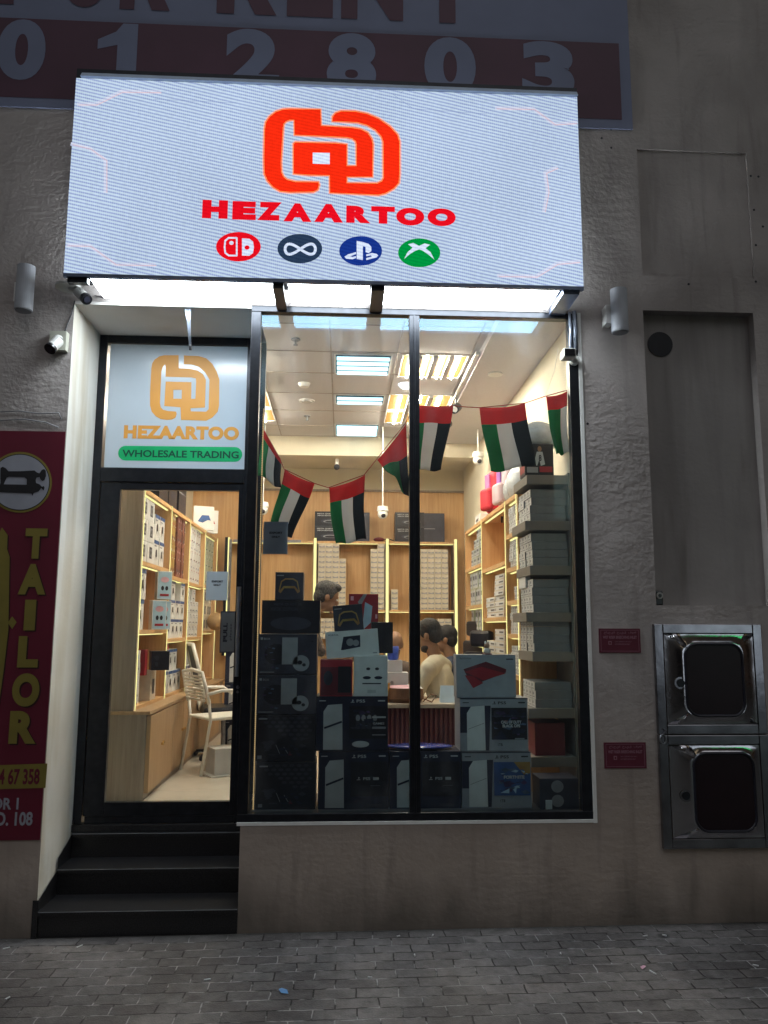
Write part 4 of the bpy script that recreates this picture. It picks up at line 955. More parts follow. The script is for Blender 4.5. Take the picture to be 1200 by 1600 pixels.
def lbl_small(F):
    F.rect(.05, .08, .95, .92, LGREYP); F.rect(.12, .55, .55, .8, DGREY, 1); F.rect(.12, .2, .8, .3, GREYP, 1); F.rect(.65, .5, .88, .82, GREYP, 1)
SIDEG = mat('shaded_white_carton', (.17, .18, .19), .55, var=.1, scale=14)  # white cartons with the shade of their street side put into the colour
def lbl_grid(F):
    F.rect(0, 0, 1, 1, CARD)
    for i in range(2):
        F.rect(.1+i*.5, .5, .26+i*.5, .8, GREYP, 2); F.rect(.1+i*.5, .2, .4+i*.5, .3, GREYP, 2)
    F.rect(.485, 0, .515, 1, DGREY, 1)
def lbl_dark(F):
    F.rect(.25, .2, .75, .8, DGREY); F.ell(.5, .5, .15, .2, GREYP, 1)
ORD = ['first', 'second', 'third', 'fourth', 'fifth', 'sixth', 'seventh', 'eighth', 'ninth', 'tenth', 'eleventh', 'twelfth', 'thirteenth']
def pos_words(i, j, nc, nr, first):
    row = 'bottom' if j == 0 else 'top' if j == nr-1 else ORD[j]+' up'
    return (row if nc == 1 else row+', column '+(first if i == 0 else ORD[i])) 
def fill(sign_, xf, y0, y1, z0, bw, bh, bd, ncol, nrows, m, pr, label, group, name='small_carton', inset=.02, gap=.002, zt=None):
    """columns of identical cartons on a shelf; nrows: stack heights of the columns"""
    proto = None; k = 0
    for i in range(ncol):
        nr = nrows[i] if isinstance(nrows, (list, tuple)) else nrows
        y = y0+bw*(i+.5)+gap*i
        for j in range(nr):
            loc = (xf+sign_*(inset+bd/2+random.uniform(0, .012)), y, z0+j*(bh+.0008)+.0008)
            if proto is None:
                proto = carton(name, label, 'carton', bd, bw-.003, bh-.001, m, side={('+x' if sign_ < 0 else '-x'): pr}, group=group, bev=.0012)
                proto.location = loc; o_ = proto
            else: o_ = dup(proto, loc)
            o_['label'] = label+', '+pos_words(i, j, ncol, nr, 'nearest the window'); k += 1
    return k
# right shelves: facing the room (-x)
L = 'small white carton with printed label in the '
for zi, (z, nr) in enumerate(((2.56, [4, 4, 4]), (2.30, [4, 4, 4]), (2.05, [4, 2, 0]), (1.80, [4, 4, 4]), (1.50, [4, 4, 4]))):
    if nr: fill(1, 1.28, .955, 1.39, z, .14, .052, .22, 3, nr, mat('bright_carton', (.78, .78, .76), .5), lbl_grid, 'white carton, '+('top', 'second', 'third', 'fourth', 'fifth')[zi]+' shelf of right bay near the window', ('top', 'second', 'third', 'fourth', 'fifth')[zi]+' row of white cartons in the near bay')
def lbl_flat(F):
    F.rect(.03, .1, .97, .9, CARD); F.rect(.5, .35, .92, .62, DGREY, 1); F.rect(.06, .3, .14, .7, GREYP, 1)
fill(1, 1.28, 1.62, 2.4, 1.93, .40, .044, .22, 2, [8, 4], CARDK, lbl_flat, 'flat pale carton, upper stack of right middle bay', 'flat cartons in the middle bay, upper stack', 'flat_carton')
fill(1, 1.28, 1.62, 2.4, 1.48, .40, .05, .22, 2, [7, 5], CARDK, lbl_flat, 'flat pale carton, lower stack of right middle bay', 'flat cartons in the middle bay, lower stack', 'flat_carton')
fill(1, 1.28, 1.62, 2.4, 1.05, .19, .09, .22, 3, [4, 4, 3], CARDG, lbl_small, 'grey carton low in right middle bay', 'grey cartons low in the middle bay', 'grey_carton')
GRNC = mat('greenish_carton', (.42, .44, .34), .5, var=.15)
fill(1, 1.28, 2.55, 3.4, 2.44, .16, .085, .22, 4, [4, 4, 3, 2], GRNC, lbl_small, 'greenish carton, top shelf of far right bay', 'greenish cartons on the top shelf of the far bay', 'green_carton')
fill(1, 1.28, 2.53, 3.4, 2.06, .15, .16, .22, 5, [2, 2, 2, 2, 2], GRNC, lbl_small, 'tall greenish carton, middle shelf of far right bay', 'greenish cartons on the middle shelf of the far bay', 'green_carton')
fill(1, 1.28, 2.53, 3.4, 1.70, .15, .16, .22, 5, [2, 2, 2, 1, 2], GRNC, lbl_small, 'tall greenish carton, lower shelf of far right bay', 'greenish cartons on the lower shelf of the far bay', 'green_carton')

# ---- end shelves next to the window
t = thing('display_shelves', 'grey shelf boards stacked up the right end of the shop window', 'shelving', (1.38, .6, .76))
BOARD = mat('board_grey', (.19, .17, .15), .5, var=.08, scale=6)
BZ = [2.883, 2.566, 2.262, 1.949, 1.689, 1.323, 1.014]
for z in BZ:
    b = MB(); ov = (.0, -.03, .015, -.04, .02, -.035, -.02)[BZ.index(z)]; b.box(1.25+ov*.6, .52, z-.064, 1.535, .94, z, BOARD); b.build('shelf', t, bevel=.003)
b = MB(); b.box(1.5355, .52, .76, 1.548, .94, 2.90, BOARD); b.build('side_panel', t)
names = ['top', 'second', 'third', 'fourth', 'fifth', 'sixth']
for i, z in enumerate(BZ[1:6]):
    n = [4, 4, 4, 4, 3][i]; nb = ['second highest', 'third highest', 'fourth highest', 'third lowest', 'second lowest'][i]
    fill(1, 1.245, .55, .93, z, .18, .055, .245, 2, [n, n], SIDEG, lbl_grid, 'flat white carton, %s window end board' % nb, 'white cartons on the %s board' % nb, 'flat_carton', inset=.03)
def toy(F):
    F.rect(.04, .04, .96, .96, BLK); F.poly([(.3, .35), (.42, .75), (.62, .75), (.7, .35), (.55, .3), (.5, .5), (.42, .3)], LGREYP, 1); F.ell(.52, .84, .07, .09, SKIN, 1)
    F.rect(.5, .1, .95, .28, REDP, 1); F.rect(.06, .08, .45, .26, GREYP, 1); F.text('8', .48, .45, .58, .65, BLK, .03, e=2)
carton('game_bundle_carton', 'black game carton with a white shirted figure on the topmost window board', 'carton', .20, .16, .22, BLK, front=toy, side={'-x': lambda F: F.rect(.1, .1, .9, .35, REDP)}, loc=(1.345, .62, 2.884))
PLW_ = mat('clear_wrap', (.55, .58, .6), .15, var=.25, scale=8, bump=.8, bscale=18)
b = MB(); b.blob((0, 0, .09), (.13, .12, .10), PLW_); b.blob((.07, .02, .07), (.09, .1, .08), PLW_)
o = one(b, 'wrapped_parcel', 'crinkled clear wrapped parcel on top of the black game carton', 'parcel', (0, 0, 0), smooth=True); o.location = (1.36, .63, 3.095)
carton('dark_carton', 'dark red brown carton on the second lowest window board', 'carton', .2, .25, .21, MAROON, loc=(1.38, .70, 1.0145))
carton('dark_speaker_carton', 'dark carton with two round speaker pictures at the bottom right of the window', 'carton', .24, .2, .18, DGREY, front=lambda F: (F.ell(.45, .74, .16, .2, GREYP), F.ell(.45, .27, .16, .2, GREYP)), loc=(1.34, .33, .7525))
carton('white_carton_pair', 'upright white carton on the fourth highest window board', 'carton', .035, .2, .10, CARD, loc=(1.285, .8, 1.95+.17))

# ---- left shelves: facing the room (+x)
def pr_cam(F):
    F.rect(.03, .03, .97, .97, CARD); F.rect(.3, .25, .7, .8, DGREY, 1); F.rect(.36, .33, .64, .7, GREYP, 2); F.ell(.5, .52, .09, .1, BLK, 3)
def pr_pad(F):
    F.rect(.0, .86, 1, 1, BLUEP, 1); F.poly([(.3, .2), (.38, .62), (.62, .66), (.72, .22), (.6, .36), (.42, .36)], BLK, 1); F.rect(.08, .75, .5, .8, GREYP, 1)
def pr_phone(F):
    F.rect(.05, .03, .95, .97, CYANP); F.ell(.5, .7, .28, .1, PINKP, 1); F.ell(.36, .4, .1, .08, BLK, 1); F.ell(.64, .4, .1, .08, BLK, 1); F.rect(.2, .12, .8, .2, REDP, 1)
def pr_spk(F):
    F.ell(.35, .3, .07, .05, BLK); F.ell(.65, .3, .07, .05, BLK); F.ell(.4, .22, .05, .02, GREYP); F.rect(.3, .6, .7, .62, LGREYP); F.ell(.5, .75, .14, .08, CYANP)
def pr_mix(c1, c2):
    def f(F):
        rr = random.Random(5)
        for k in range(10):
            a, c = rr.random()*.7+.05, rr.random()*.85+.03; F.ell(a+.1, c, .04+.1*rr.random(), .02+.03*rr.random(), [c1, c2, LGREYP, DGREY][k % 4], 1+k*.2, n=10)
    return f
fill(-1, -1.5, 1.28, 1.9, 2.335, .21, .165, .28, 2, [3, 3], CARD, pr_cam, 'white camera carton, top of left shelves', 'white camera cartons in the top row', 'camera_carton')
fill(-1, -1.5, 1.74, 2.2, 2.335, .17, .21, .28, 2, [2, 2], CARD, pr_pad, 'white controller carton beside the camera cartons', 'white controller cartons beside the camera cartons', 'controller_carton')
fill(-1, -1.5, 1.28, 1.6, 1.82, .22, .23, .28, 1, [2], CARD, pr_pad, 'tall white controller carton on the middle shelf near the door', 'tall controller cartons on the middle shelf', 'controller_carton')
for i, (y, z, a) in enumerate(((1.80, 1.82, .5), (1.97, 1.82, .5), (1.96, 2.065, .4))):
    carton('pastel_carton', ['pastel blue carton, lower left of three standing out of the shelf', 'pastel blue carton, lower right of three standing out of the shelf', 'pastel blue carton, uppermost of three standing out of the shelf'][i], 'carton', .13, .05, .235, CARD, front=pr_phone, loc=(-1.49, y, z+.001), rz=a+.25)
fill(-1, -1.5, 1.28, 1.9, 1.262, .155, .2, .2, 2, [2, 2], CARD, pr_spk, 'white speaker carton in the lowest row near the door', 'white speaker cartons in the lowest row', 'speaker_carton', inset=.05)
carton('red_gift_carton', 'bright red carton on top of the white speaker cartons', 'carton', .2, .16, .10, REDP, loc=(-1.68, 1.40, 1.668))
carton('red_gift_carton', 'red striped carton beside the white speaker cartons', 'carton', .16, .08, .20, REDP, loc=(-1.62, 1.70, 1.465), front=lambda F: F.rect(.2, .1, .8, .5, LGREYP))
carton('black_speaker_carton', 'black carton jutting out of the lowest row of the left shelves', 'carton', .14, .14, .15, BLK, side={'+x': lambda F: (F.ell(.5, .6, .2, .2, DGREY), F.ell(.5, .3, .1, .1, DGREY))}, front=lambda F: (F.ell(.3, .65, .12, .14, DGREY), F.ell(.3, .32, .1, .12, DGREY)), loc=(-1.47, 1.84, 1.50), rz=.35)
carton('tan_carton', 'tan carton below the jutting black carton', 'carton', .17, .18, .235, CARDK, side={'+x': lambda F: F.rect(.3, .2, .7, .7, DGREY)}, loc=(-1.6, 1.86, 1.263))
fill(-1, -1.5, 2.26, 3.0, 2.29, .095, .285, .25, 3, 2, YELP, pr_mix(REDP, CARD), 'amber toy carton, top of second left bay', 'amber toy cartons in the top row', 'toy_carton')
fill(-1, -1.5, 2.60, 3.0, 2.29, .11, .285, .25, 3, 2, BRNP, pr_mix(NAVY, PINKP), 'russet toy carton beside the amber toy cartons', 'russet toy cartons beside the amber ones', 'toy_carton')
fill(-1, -1.5, 2.26, 3.05, 1.74, .19, .17, .25, 4, [3, 3, 2, 3], CARD, pr_pad, 'white controller carton, middle of second left bay', 'white controller cartons in the second bay', 'controller_carton')
fill(-1, -1.5, 2.28, 3.05, 1.262, .18, .19, .25, 4, [2, 2, 2, 1], CARD, pr_pad, 'white controller carton, worktop of second left bay', 'white controller cartons on the worktop', 'controller_carton')
carton('red_gift_carton', 'red carton lying on the worktop controller cartons', 'carton', .2, .2, .06, REDP, loc=(-1.63, 2.37, 1.645))
fill(-1, -1.5, 3.12, 3.9, 2.28, .14, .19, .25, 5, 3, CARD, pr_mix(REDP, BLUEP), 'white figure carton, top of third left bay', 'white figure cartons in the third bay', 'figure_carton')
fill(-1, -1.5, 3.12, 3.9, 1.74, .17, .12, .25, 4, [4, 3, 4, 3], CARD, pr_mix(BLUEP, NAVY), 'white and blue carton, middle of third left bay', 'white and blue cartons in the third bay', 'accessory_carton')
fill(-1, -1.5, 3.12, 3.9, 1.262, .2, .2, .25, 3, [2, 1, 2], CARD, pr_pad, 'white controller carton, worktop of third left bay', 'white controller cartons below the third bay', 'controller_carton')
fill(-1, -1.5, 3.99, 4.7, 2.3, .17, .18, .25, 4, 3, GRNC, pr_mix(GRNP, CARD), 'greenish carton, top of farthest left bay', 'greenish cartons in the farthest left bay', 'green_carton')
fill(-1, -1.5, 3.99, 4.7, 1.80, .17, .15, .25, 4, [2, 3, 2, 3], CARDK, lbl_dark, 'tan carton, middle of farthest left bay', 'tan cartons in the farthest left bay', 'tan_carton')
# on top of the left shelves
def quest(F):
    F.text('META QUEST 3S', .08, .80, .75, .88, LGREYP, .03); F.text('XBOX EDITION', .08, .68, .65, .76, LGREYP, .03)
    F.ell(.55, .34, .34, .17, DGREY, 1); F.ell(.55, .32, .26, .10, GREYP, 2); F.ell(.55, .30, .20, .07, BLK, 3)
def stacked(name, lab, cat, locs, w_, d_, h_, m, front, group=None, rz=0.0, side=None):
    """labels may be a list (one for each) or one shared label with a group"""
    p = None
    for i, l in enumerate(locs):
        lb = lab[i] if isinstance(lab, list) else lab
        if p is None: p = carton(name, lb, cat, w_, d_, h_, m, front=front, side=side, loc=l, group=group, rz=rz)
        else: dup(p, l, rz, lb, group)
stacked('headset_carton', ['black headset carton on the left shelves, nearest the door', 'black headset carton on the left shelves, behind the nearest', 'black headset carton on the left shelves, farthest from the door'], 'carton',
        [(-1.66, 2.05, 2.89), (-1.66, 2.42, 2.89), (-1.66, 2.85, 2.89)], .24, .34, .42, BLK, quest, group='black cartons on top of the left shelves', side={'+x': lambda F: (F.ell(.5, .7, .3, .1, DGREY), F.ell(.5, .3, .3, .1, DGREY), F.rect(.0, .49, 1, .51, GREYP))})
carton('black_poster_carton', 'leaning black and white carton at the front of the shelf top', 'carton', .25, .05, .35, BLK, front=lambda F: F.poly([(.1, .1), (.9, .7), (.9, .9), (.1, .3)], CARD), loc=(-1.66, 1.72, 2.89), rz=.4)
for nm, col, y, lb in (('a', BLUEP, 3.95, 'white carton with blue console cover picture on top of the left shelves'), ('b', REDP, 4.25, 'white carton with red console cover picture on top of the left shelves')):
    carton('cover_carton', lb, 'carton', .22, .05, .26, CARD, front=lambda F, c_=col: F.poly([(.2, .35), (.4, .62), (.75, .62), (.85, .4), (.7, .42), (.45, .3)], c_), loc=(-1.53, y, 2.89), rz=.35)
# on top of the right shelves: backpacks
def backpack(name, label, x, y, z, s_, m1, m2, rz):
    t = thing(name, label, 'bag', (x, y, z), rz)
    b = MB(); b.box(-.08*s_, -.12*s_, .0, .08*s_, .12*s_, .38*s_, m1); o = b.build('bag_body', t); md = o.modifiers.new('round', 'BEVEL'); md.width = .065*s_; md.segments = 4; b = MB(); b.box(-.13*s_, -.09*s_, .03*s_, -.07*s_, .09*s_, .22*s_, m1); o = b.build('pocket', t); md = o.modifiers.new('round', 'BEVEL'); md.width = .028*s_; md.segments = 3
    b = MB(); b.box(-.095*s_, -.03*s_, .03*s_, -.078*s_, .05*s_, .34*s_, m2); b.build('front_panel', t, bevel=.004)
    b = MB(); b.tube([(-.02, -.10*s_, .38*s_), (-.03, -.17*s_, .2*s_), (-.04, -.15*s_, .0), (-.05, -.16*s_, -.09*s_)], .012, BLK, 6); b.tube([(0, -.03, .40*s_), (0, -.02, .46*s_), (0, .03, .46*s_), (0, .04, .40*s_)], .009, BLK, 6); b.build('strap', t, smooth=True)
BP_R = mat('red_fabric', (.62, .02, .04), .6, var=.12, bump=.3, bscale=80); BP_P = mat('pink_fabric', (.55, .16, .38), .6); BP_V = mat('violet_fabric', (.30, .12, .42), .6); BP_W = mat('pale_pink_fabric', (.6, .45, .48), .5)
backpack('backpack', 'red backpack with pink stripe on top of the right shelves', 1.38, 2.2, 2.845, 1.05, BP_R, BP_P, .3)
backpack('backpack', 'violet and pale pink backpack beside the red one', 1.40, 1.82, 2.845, .95, BP_W, BP_V, .2)
b = MB(); b.blob((0, 0, .13), (.1, .17, .16), PLW_); b.blob((-.03, .1, .10), (.08, .1, .12), PLW_)
o = one(b, 'wrapped_bag', 'grey bag in clear wrap on the right shelves, beside the violet backpack', 'bag', (0, 0, 0), smooth=True); o.location = (1.40, 1.42, 2.85)
carton('white_carton', 'white carton leaning on top of the far right shelf bay', 'carton', .2, .3, .10, CARD, side={'-x': lambda F: F.rect(.2, .3, .7, .6, DGREY)}, loc=(1.42, 2.95, 2.84), ry=.1)

# ---- back wall: posts, shelves, cartons
t = thing('wall_shelves', 'oak shelves with glowing upright strips across the back wall', 'shelving', (.5, 5.1, 2.0))
for x0, x1, z in ((-1.42, -.35, 2.895), (-.33, .54, 2.895), (.56, 1.40, 2.895), (-.33, .54, 2.055), (.56, 1.40, 2.055), (-1.42, -.35, 1.6)):
    if x0 < -1 and z < 2: continue
    b = MB(); b.box(x0+.012, 5.0, z-.025, x1-.012, 5.264, z, OAK); b.build('shelf', t)
    b = MB(); b.box(x0+.02, 5.03, z-.033, x1-.02, 5.045, z-.0255, WARM); b.build('light_strip', t)
for x in (-.34, .55, 1.40):
    b = MB(); b.box(x-.024, 5.0, FZ+.7, x+.024, 5.264, 2.90, OAKG); b.build('upright', t)
    b = MB(); b.box(x-.016, 4.992, FZ+.8, x+.016, 4.9995, 2.93, WARM); b.build('light_strip', t)
b = MB(); b.box(-1.44, 4.99, 1.5, -1.405, 5.264, 2.93, BLK); b.box(-1.404, 4.992, 1.5, -1.385, 4.999, 2.93, WARM); b.build('end_post', t)
def pr_kraft(F):
    F.poly([(.08, .5), (.5, .32), (.92, .5), (.92, .15), (.08, .15)], CARDG, 1)
def backfill(x0, z0, cols, label, group):
    proto = None
    for i, n in enumerate(cols):
        for j in range(n):
            loc = (x0+.042+i*.086, 5.10+random.uniform(-.005, .005), z0+j*.0625+.001)
            if proto is None: o_ = proto = carton('stacked_carton', label, 'carton', .083, .18, .0605, CARDK, front=pr_kraft, group=group, bev=.0012); proto.location = loc
            else: o_ = dup(proto, loc)
            o_['label'] = label+', '+pos_words(i, j, len(cols), n, 'leftmost')
backfill(-.30, 2.055, [13, 13, 13, 10], 'beige carton, tall stack beside left glowing post', 'beige cartons beside the left post')
backfill(.345, 2.055, [12, 13], 'beige carton, narrow stack left of middle post', 'beige cartons left of the middle post')
backfill(.88, 2.055, [4, 12, 12, 12, 12], 'beige carton, wide stack left of right post', 'beige cartons left of the right post')
backfill(.60, 2.055, [4], 'beige carton, short stack right of middle post', 'beige cartons right of the middle post')
backfill(1.0, 1.70, [3, 3, 4, 4], 'beige carton under right middle back shelf', 'beige cartons under the middle shelf')
backfill(-.30, 1.70, [4, 4, 4, 4, 4, 4, 4, 4], 'beige carton under left middle back shelf', 'beige cartons under the left middle shelf')
b_ = 0
stacked('headset_carton', ['black headset carton high on the back wall, lower of the left pair', 'black headset carton high on the back wall, upper of the left pair', 'black headset carton high on the back wall, lower of the right pair', 'black headset carton high on the back wall, upper of the right pair'], 'carton',
        [(-.17, 5.12, 2.896), (-.17, 5.12, 3.082), (.83, 5.12, 2.896), (.83, 5.12, 3.082)], .36, .2, .184, BLK, quest, group='black headset cartons above the back shelves')
stacked('black_carton', ['plain black carton beside the left pair of headset cartons', 'plain black carton beside the right pair of headset cartons'], 'carton', [(.18, 5.14, 2.896), (1.12, 5.14, 2.896)], .30, .2, .365, DGREY, lambda F: F.rect(.1, .45, .6, .47, GREYP), group='plain black cartons above the back shelves')
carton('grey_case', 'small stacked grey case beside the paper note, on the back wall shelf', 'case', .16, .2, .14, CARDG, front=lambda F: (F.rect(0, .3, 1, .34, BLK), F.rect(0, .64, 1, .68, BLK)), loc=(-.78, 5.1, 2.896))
b = MB(); b.blob((0, 0, .03), (.07, .05, .03), MAROON); b.tube([(.05, 0, .03), (.12, .02, .045), (.2, 0, .01)], .006, BLK, 6)
o = one(b, 'headset', 'small dark red headset lying on the back wall shelf', 'headset', (0, 0, 0), smooth=True); o.location = (.45, 5.08, 2.896)

# ---- cartons in the window
def px_carton(name, label, x0, y0, x1, y1, Y, d_, m, front=None, side=None, z=None, group=None, ry=0.0, rz=0.0, cat='carton'):
    A = at(x0, y0, Y=Y); B = at(x1, y1, Y=Y); cx = (A.x+B.x)/2
    ym = (y0+y1)/2; xa = at(x0, ym, Y=Y).x; xb = at(x1, ym, Y=Y).x; zt = at((x0+x1)/2, y0, Y=Y).z; zb_ = at((x0+x1)/2, y1, Y=Y).z
    if z is not None: zb_ = z
    return carton(name, label, cat, xb-xa, d_, zt-zb_, m, front=front, side=side, loc=((xa+xb)/2, Y+d_/2, zb_), group=group, ry=ry, rz=rz), zt
PURP = mat('violet_print', (.05, .03, .10), .4, var=.4, scale=20); STEELB = mat('steel_blue_print', (.06, .10, .17), .4, var=.4, scale=20)
def busy(F, x0, y0, x1, y1, cols, n, seed, e=3):
    rr = random.Random(seed)
    for k in range(n):
        cx, cy = x0+(x1-x0)*rr.uniform(.08, .92), y0+(y1-y0)*rr.uniform(.08, .92); a = rr.uniform(0, 6.3); L_ = (x1-x0)*rr.uniform(.04, .16); w_ = L_*rr.uniform(.15, .7); m_ = rr.choice(cols); pts = []
        for i in range(rr.choice((3, 4, 5))): t_ = a+i*1.5+rr.uniform(-.3, .3); pts.append((min(x1, max(x0, cx+L_*math.cos(t_))), min(y1, max(y0, cy+w_*math.sin(t_)*1.3))))
        F.poly(pts, m_, e+k*.04)
def pr_xpad(F):
    F.rect(.05, .86, .3, .9, GREYP); F.poly([(.12, .3), (.2, .68), (.35, .78), (.65, .78), (.8, .68), (.88, .3), (.8, .24), (.68, .42), (.32, .42), (.2, .24)], YELP)
    F.poly([(.17, .34), (.24, .65), (.37, .73), (.63, .73), (.76, .65), (.83, .34), (.7, .5), (.3, .5)], DGREY, 1)
def pr_vr(F):
    F.rect(.06, .86, .1, .92, GREYP); F.text('BOX', .12, .86, .22, .91, GREYP); 
    F.ell(.33, .5, .2, .26, BLK); F.rect(.42, .25, .68, .92, GREYP, 1); F.ell(.74, .28, .14, .2, GREYP, 1); F.ell(.72, .3, .04, .05, BLK, 2); F.ell(.79, .24, .03, .04, BLK, 2); F.rect(.02, .02, .98, .04, DGREY); busy(F, .05, .08, .4, .85, [PURP, BLK, STEELB], 14, 3, 2); busy(F, .7, .5, .96, .9, [PURP, MAROON, BLK], 8, 4, 2); F.rect(.06, .05, .3, .07, GREYP, 4)
def pr_xbox(F):
    for j in range(7):
        for i in range(7):
            if i-j > -2 and i+j < 11: F.ell(.12+i*.12+(.06 if j % 2 else 0), .93-j*.09, .045, .032, DGREY, n=10)
    busy(F, .1, .1, .9, .5, [DGREY, PURP, NAVY], 16, 9, 1.5); F.rect(.06, .9, .2, .93, GREYP, 2); F.rect(.05, .05, .12, .12, GREYP); F.poly([(.55, .12), (.62, .12), (.58, .2)], MAROON); F.stroke([(.35, .35), (.42, .14)], .003, GREYP); F.stroke([(.48, .3), (.55, .16)], .003, GREYP)
def psl(F, a, b, k, m, e=1):
    """round-cornered pad symbol beside the console name"""
    F.poly([(a, b), (a, b+.07*k), (a+.012*k, b+.068*k), (a+.026*k, b+.055*k), (a+.024*k, b+.04*k), (a+.012*k, b+.038*k), (a+.012*k, b-.004*k)], m, e)
    F.poly([(a-.004*k, b+.02*k), (a-.03*k, b+.008*k), (a-.024*k, b-.003*k), (a-.004*k, b+.004*k)], m, e); F.poly([(a+.014*k, b+.024*k), (a+.04*k, b+.014*k), (a+.036*k, b+.002*k), (a+.014*k, b+.002*k)], m, e)
def pr_ps5(body, panel, title, art, logo_, dark=False):
    def f(F):
        ink = LGREYP if dark else BLK
        F.rect(0, 0, 1, 1, body); F.rect(0, .985, 1, 1, NAVY, 1)
        psl(F, .50, .885, .8, ink); F.text('PS5', .56, .885, .68, .94, ink, .02); F.rect(.04, .91, .13, .925, ink, 1); F.rect(.86, .905, .96, .93, ink, 1)
        # tall console side: white shell with a dark middle
        F.poly([(.10, .02), (.10, .72), (.16, .84), (.36, .86), (.37, .02)], CARD if not dark else LGREYP, 1); F.poly([(.36, .86), (.45, .86), (.42, .02), (.37, .02)], NAVY, 2)
        F.stroke([(.12, .42), (.35, .53)], .002 if not dark else .012, BLK if not dark else NAVY, 3); F.poly([(0, .35), (.1, .35), (.1, .72), (.16, .84), (0, .84)], NAVY, 1)
        F.rect(.46, .22, .985, .82, panel, 2)
        art(F)
        if title:
            n = len(title)
            for i, s_ in enumerate(title): F.text(s_, .60+.02*i, .52-.07*i, .90-.02*i, .58-.07*i, LGREYP, .05, e=5)
        F.text('1TB', .55, .1, .62, .15, ink, .02) if logo_ else None
    return f
def art_dark(F):
    busy(F, .47, .23, .98, .81, [PURP, STEELB, MAROON, BLK, NAVY], 34, 11, 3); F.rect(.47, .66, .98, .665, STEELB, 4.6)
    F.poly([(.46, .22), (.6, .4), (.7, .22)], NAVY, 3.6); F.rect(.8, .225, .94, .25, GREYP, 4); F.ell(.55, .7, .06, .08, DGREY, 3)
def art_blue(F):
    busy(F, .47, .23, .98, .74, [NAVY, STEELB, CYANP, BLUEP, PURP], 40, 12, 4)
    F.poly([(.46, .22), (.985, .22), (.985, .5), (.8, .62), (.65, .5), (.46, .6)], BLUEP, 3); F.poly([(.75, .82), (.985, .82), (.985, .62), (.9, .58)], YELP, 3.2)
def art_people(F):
    busy(F, .47, .24, .98, .8, [NAVY, PURP, STEELB, DGREY], 26, 13, 2.5)
    for i in range(4): F.ell(.58+.08*i, .6, .03, .06, GREYP, 3); F.poly([(.55+.08*i, .4), (.61+.08*i, .4), (.6+.08*i, .55), (.56+.08*i, .55)], DGREY, 3.2)
    F.ell(.62, .12, .12, .06, LGREYP, 2); F.rect(.78, .60, .97, .63, LGREYP, 4); F.rect(.78, .40, .97, .44, GREYP, 4); F.rect(.78, .28, .97, .30, GREYP, 4); F.text('GAMES', .79, .48, .95, .52, LGREYP, .02, e=4)
def pr_ps5d(F):
    pr_ps5(NAVY, BLK, None, lambda f: None, False, True)(F); psl(F, .57, .50, .8, LGREYP, 4); F.text('PS5', .64, .50, .74, .55, LGREYP, .03, e=4); F.rect(.78, .50, .86, .55, LGREYP, 4); F.rect(.74, .40, .88, .405, GREYP, 4); F.rect(.7, .04, .9, .09, DGREY, 4)
SILL = .7525
px_carton('console_carton', 'black patterned console carton at the bottom of the left window stack', 399, 1191, 493, 1264, .28, .24, BLK, pr_xbox, z=SILL)
px_carton('console_carton', 'black patterned console carton second from the bottom of the left window stack', 398, 1117, 493, 1189, .28, .24, BLK, pr_xbox, side={'+x': lambda F: F.rect(.1, .1, .9, .9, DGREY)})
px_carton('appliance_carton', 'dark carton with grey cylinder picture below its twin in the left stack', 399, 1055, 494, 1116, .28, .22, DGREY, pr_vr)
px_carton('appliance_carton', 'dark carton with grey cylinder picture under the black headset carton', 401, 991, 495, 1054, .28, .22, DGREY, pr_vr)
def quest2(F): F.text('META QUEST 3S', .2, .83, .68, .92, DGREY, .04); F.text('XBOX EDITION', .14, .68, .62, .79, DGREY, .04); F.ell(.5, .3, .35, .2, DGREY)
px_carton('headset_carton', 'wide black headset carton near the top of the left window stack', 409, 938, 500, 990, .28, .2, BLK, quest2)
px_carton('controller_carton', 'small dark controller carton crowning the left window stack', 430, 894, 474, 937.5, .29, .16, DGREY, pr_xpad)
# middle stack
_, z1_ = px_carton('console_carton', 'dark console carton at the bottom of the middle window stack', 497, 1174, 607, 1263, .28, .25, NAVY, pr_ps5d, z=SILL)
px_carton('console_carton', 'dark console carton behind the window mullion at the bottom', 609, 1174, 720, 1263, .28, .25, NAVY, pr_ps5d, z=SILL)
px_carton('console_carton', 'dark bundle console carton second from the bottom of the middle stack', 494, 1088, 606, 1173, .28, .25, NAVY, pr_ps5(NAVY, BLK, None, art_people, False, True))
b = MB(); A = at(625, 1168, Y=.25); b.blob((0, 0, .016), (.22, .10, .014), mat('blue_wrap', (.03, .05, .3), .15, bump=.5, bscale=12)); o = one(b, 'blue_film', 'shiny blue wrap lying on the carton behind the window mullion', 'wrap', (0, 0, 0), smooth=True); o.location = (A.x+.13, .38, z1_)
px_carton('controller_carton', 'red controller carton left of the white one on the middle stack', 500, 1031, 551, 1088, .28, .17, REDP, lambda F: (F.rect(.03, .03, .97, .80, MAROON), F.rect(.55, .1, .95, .82, BLK, 1), F.ell(.25, .5, .14, .2, DGREY, 2)))
px_carton('controller_carton', 'white controller carton right of the red one on the middle stack', 553, 1025, 606, 1088, .28, .19, CARD, lambda F: (F.ell(.42, .68, .06, .035, DGREY), F.ell(.68, .68, .06, .035, DGREY), F.ell(.38, .46, .12, .04, NAVY), F.ell(.72, .46, .12, .04, NAVY), F.rect(.25, .3, .8, .33, DGREY), F.rect(.4, .08, .65, .16, LGREYP)))
A = at(553, 1031, Y=.28)
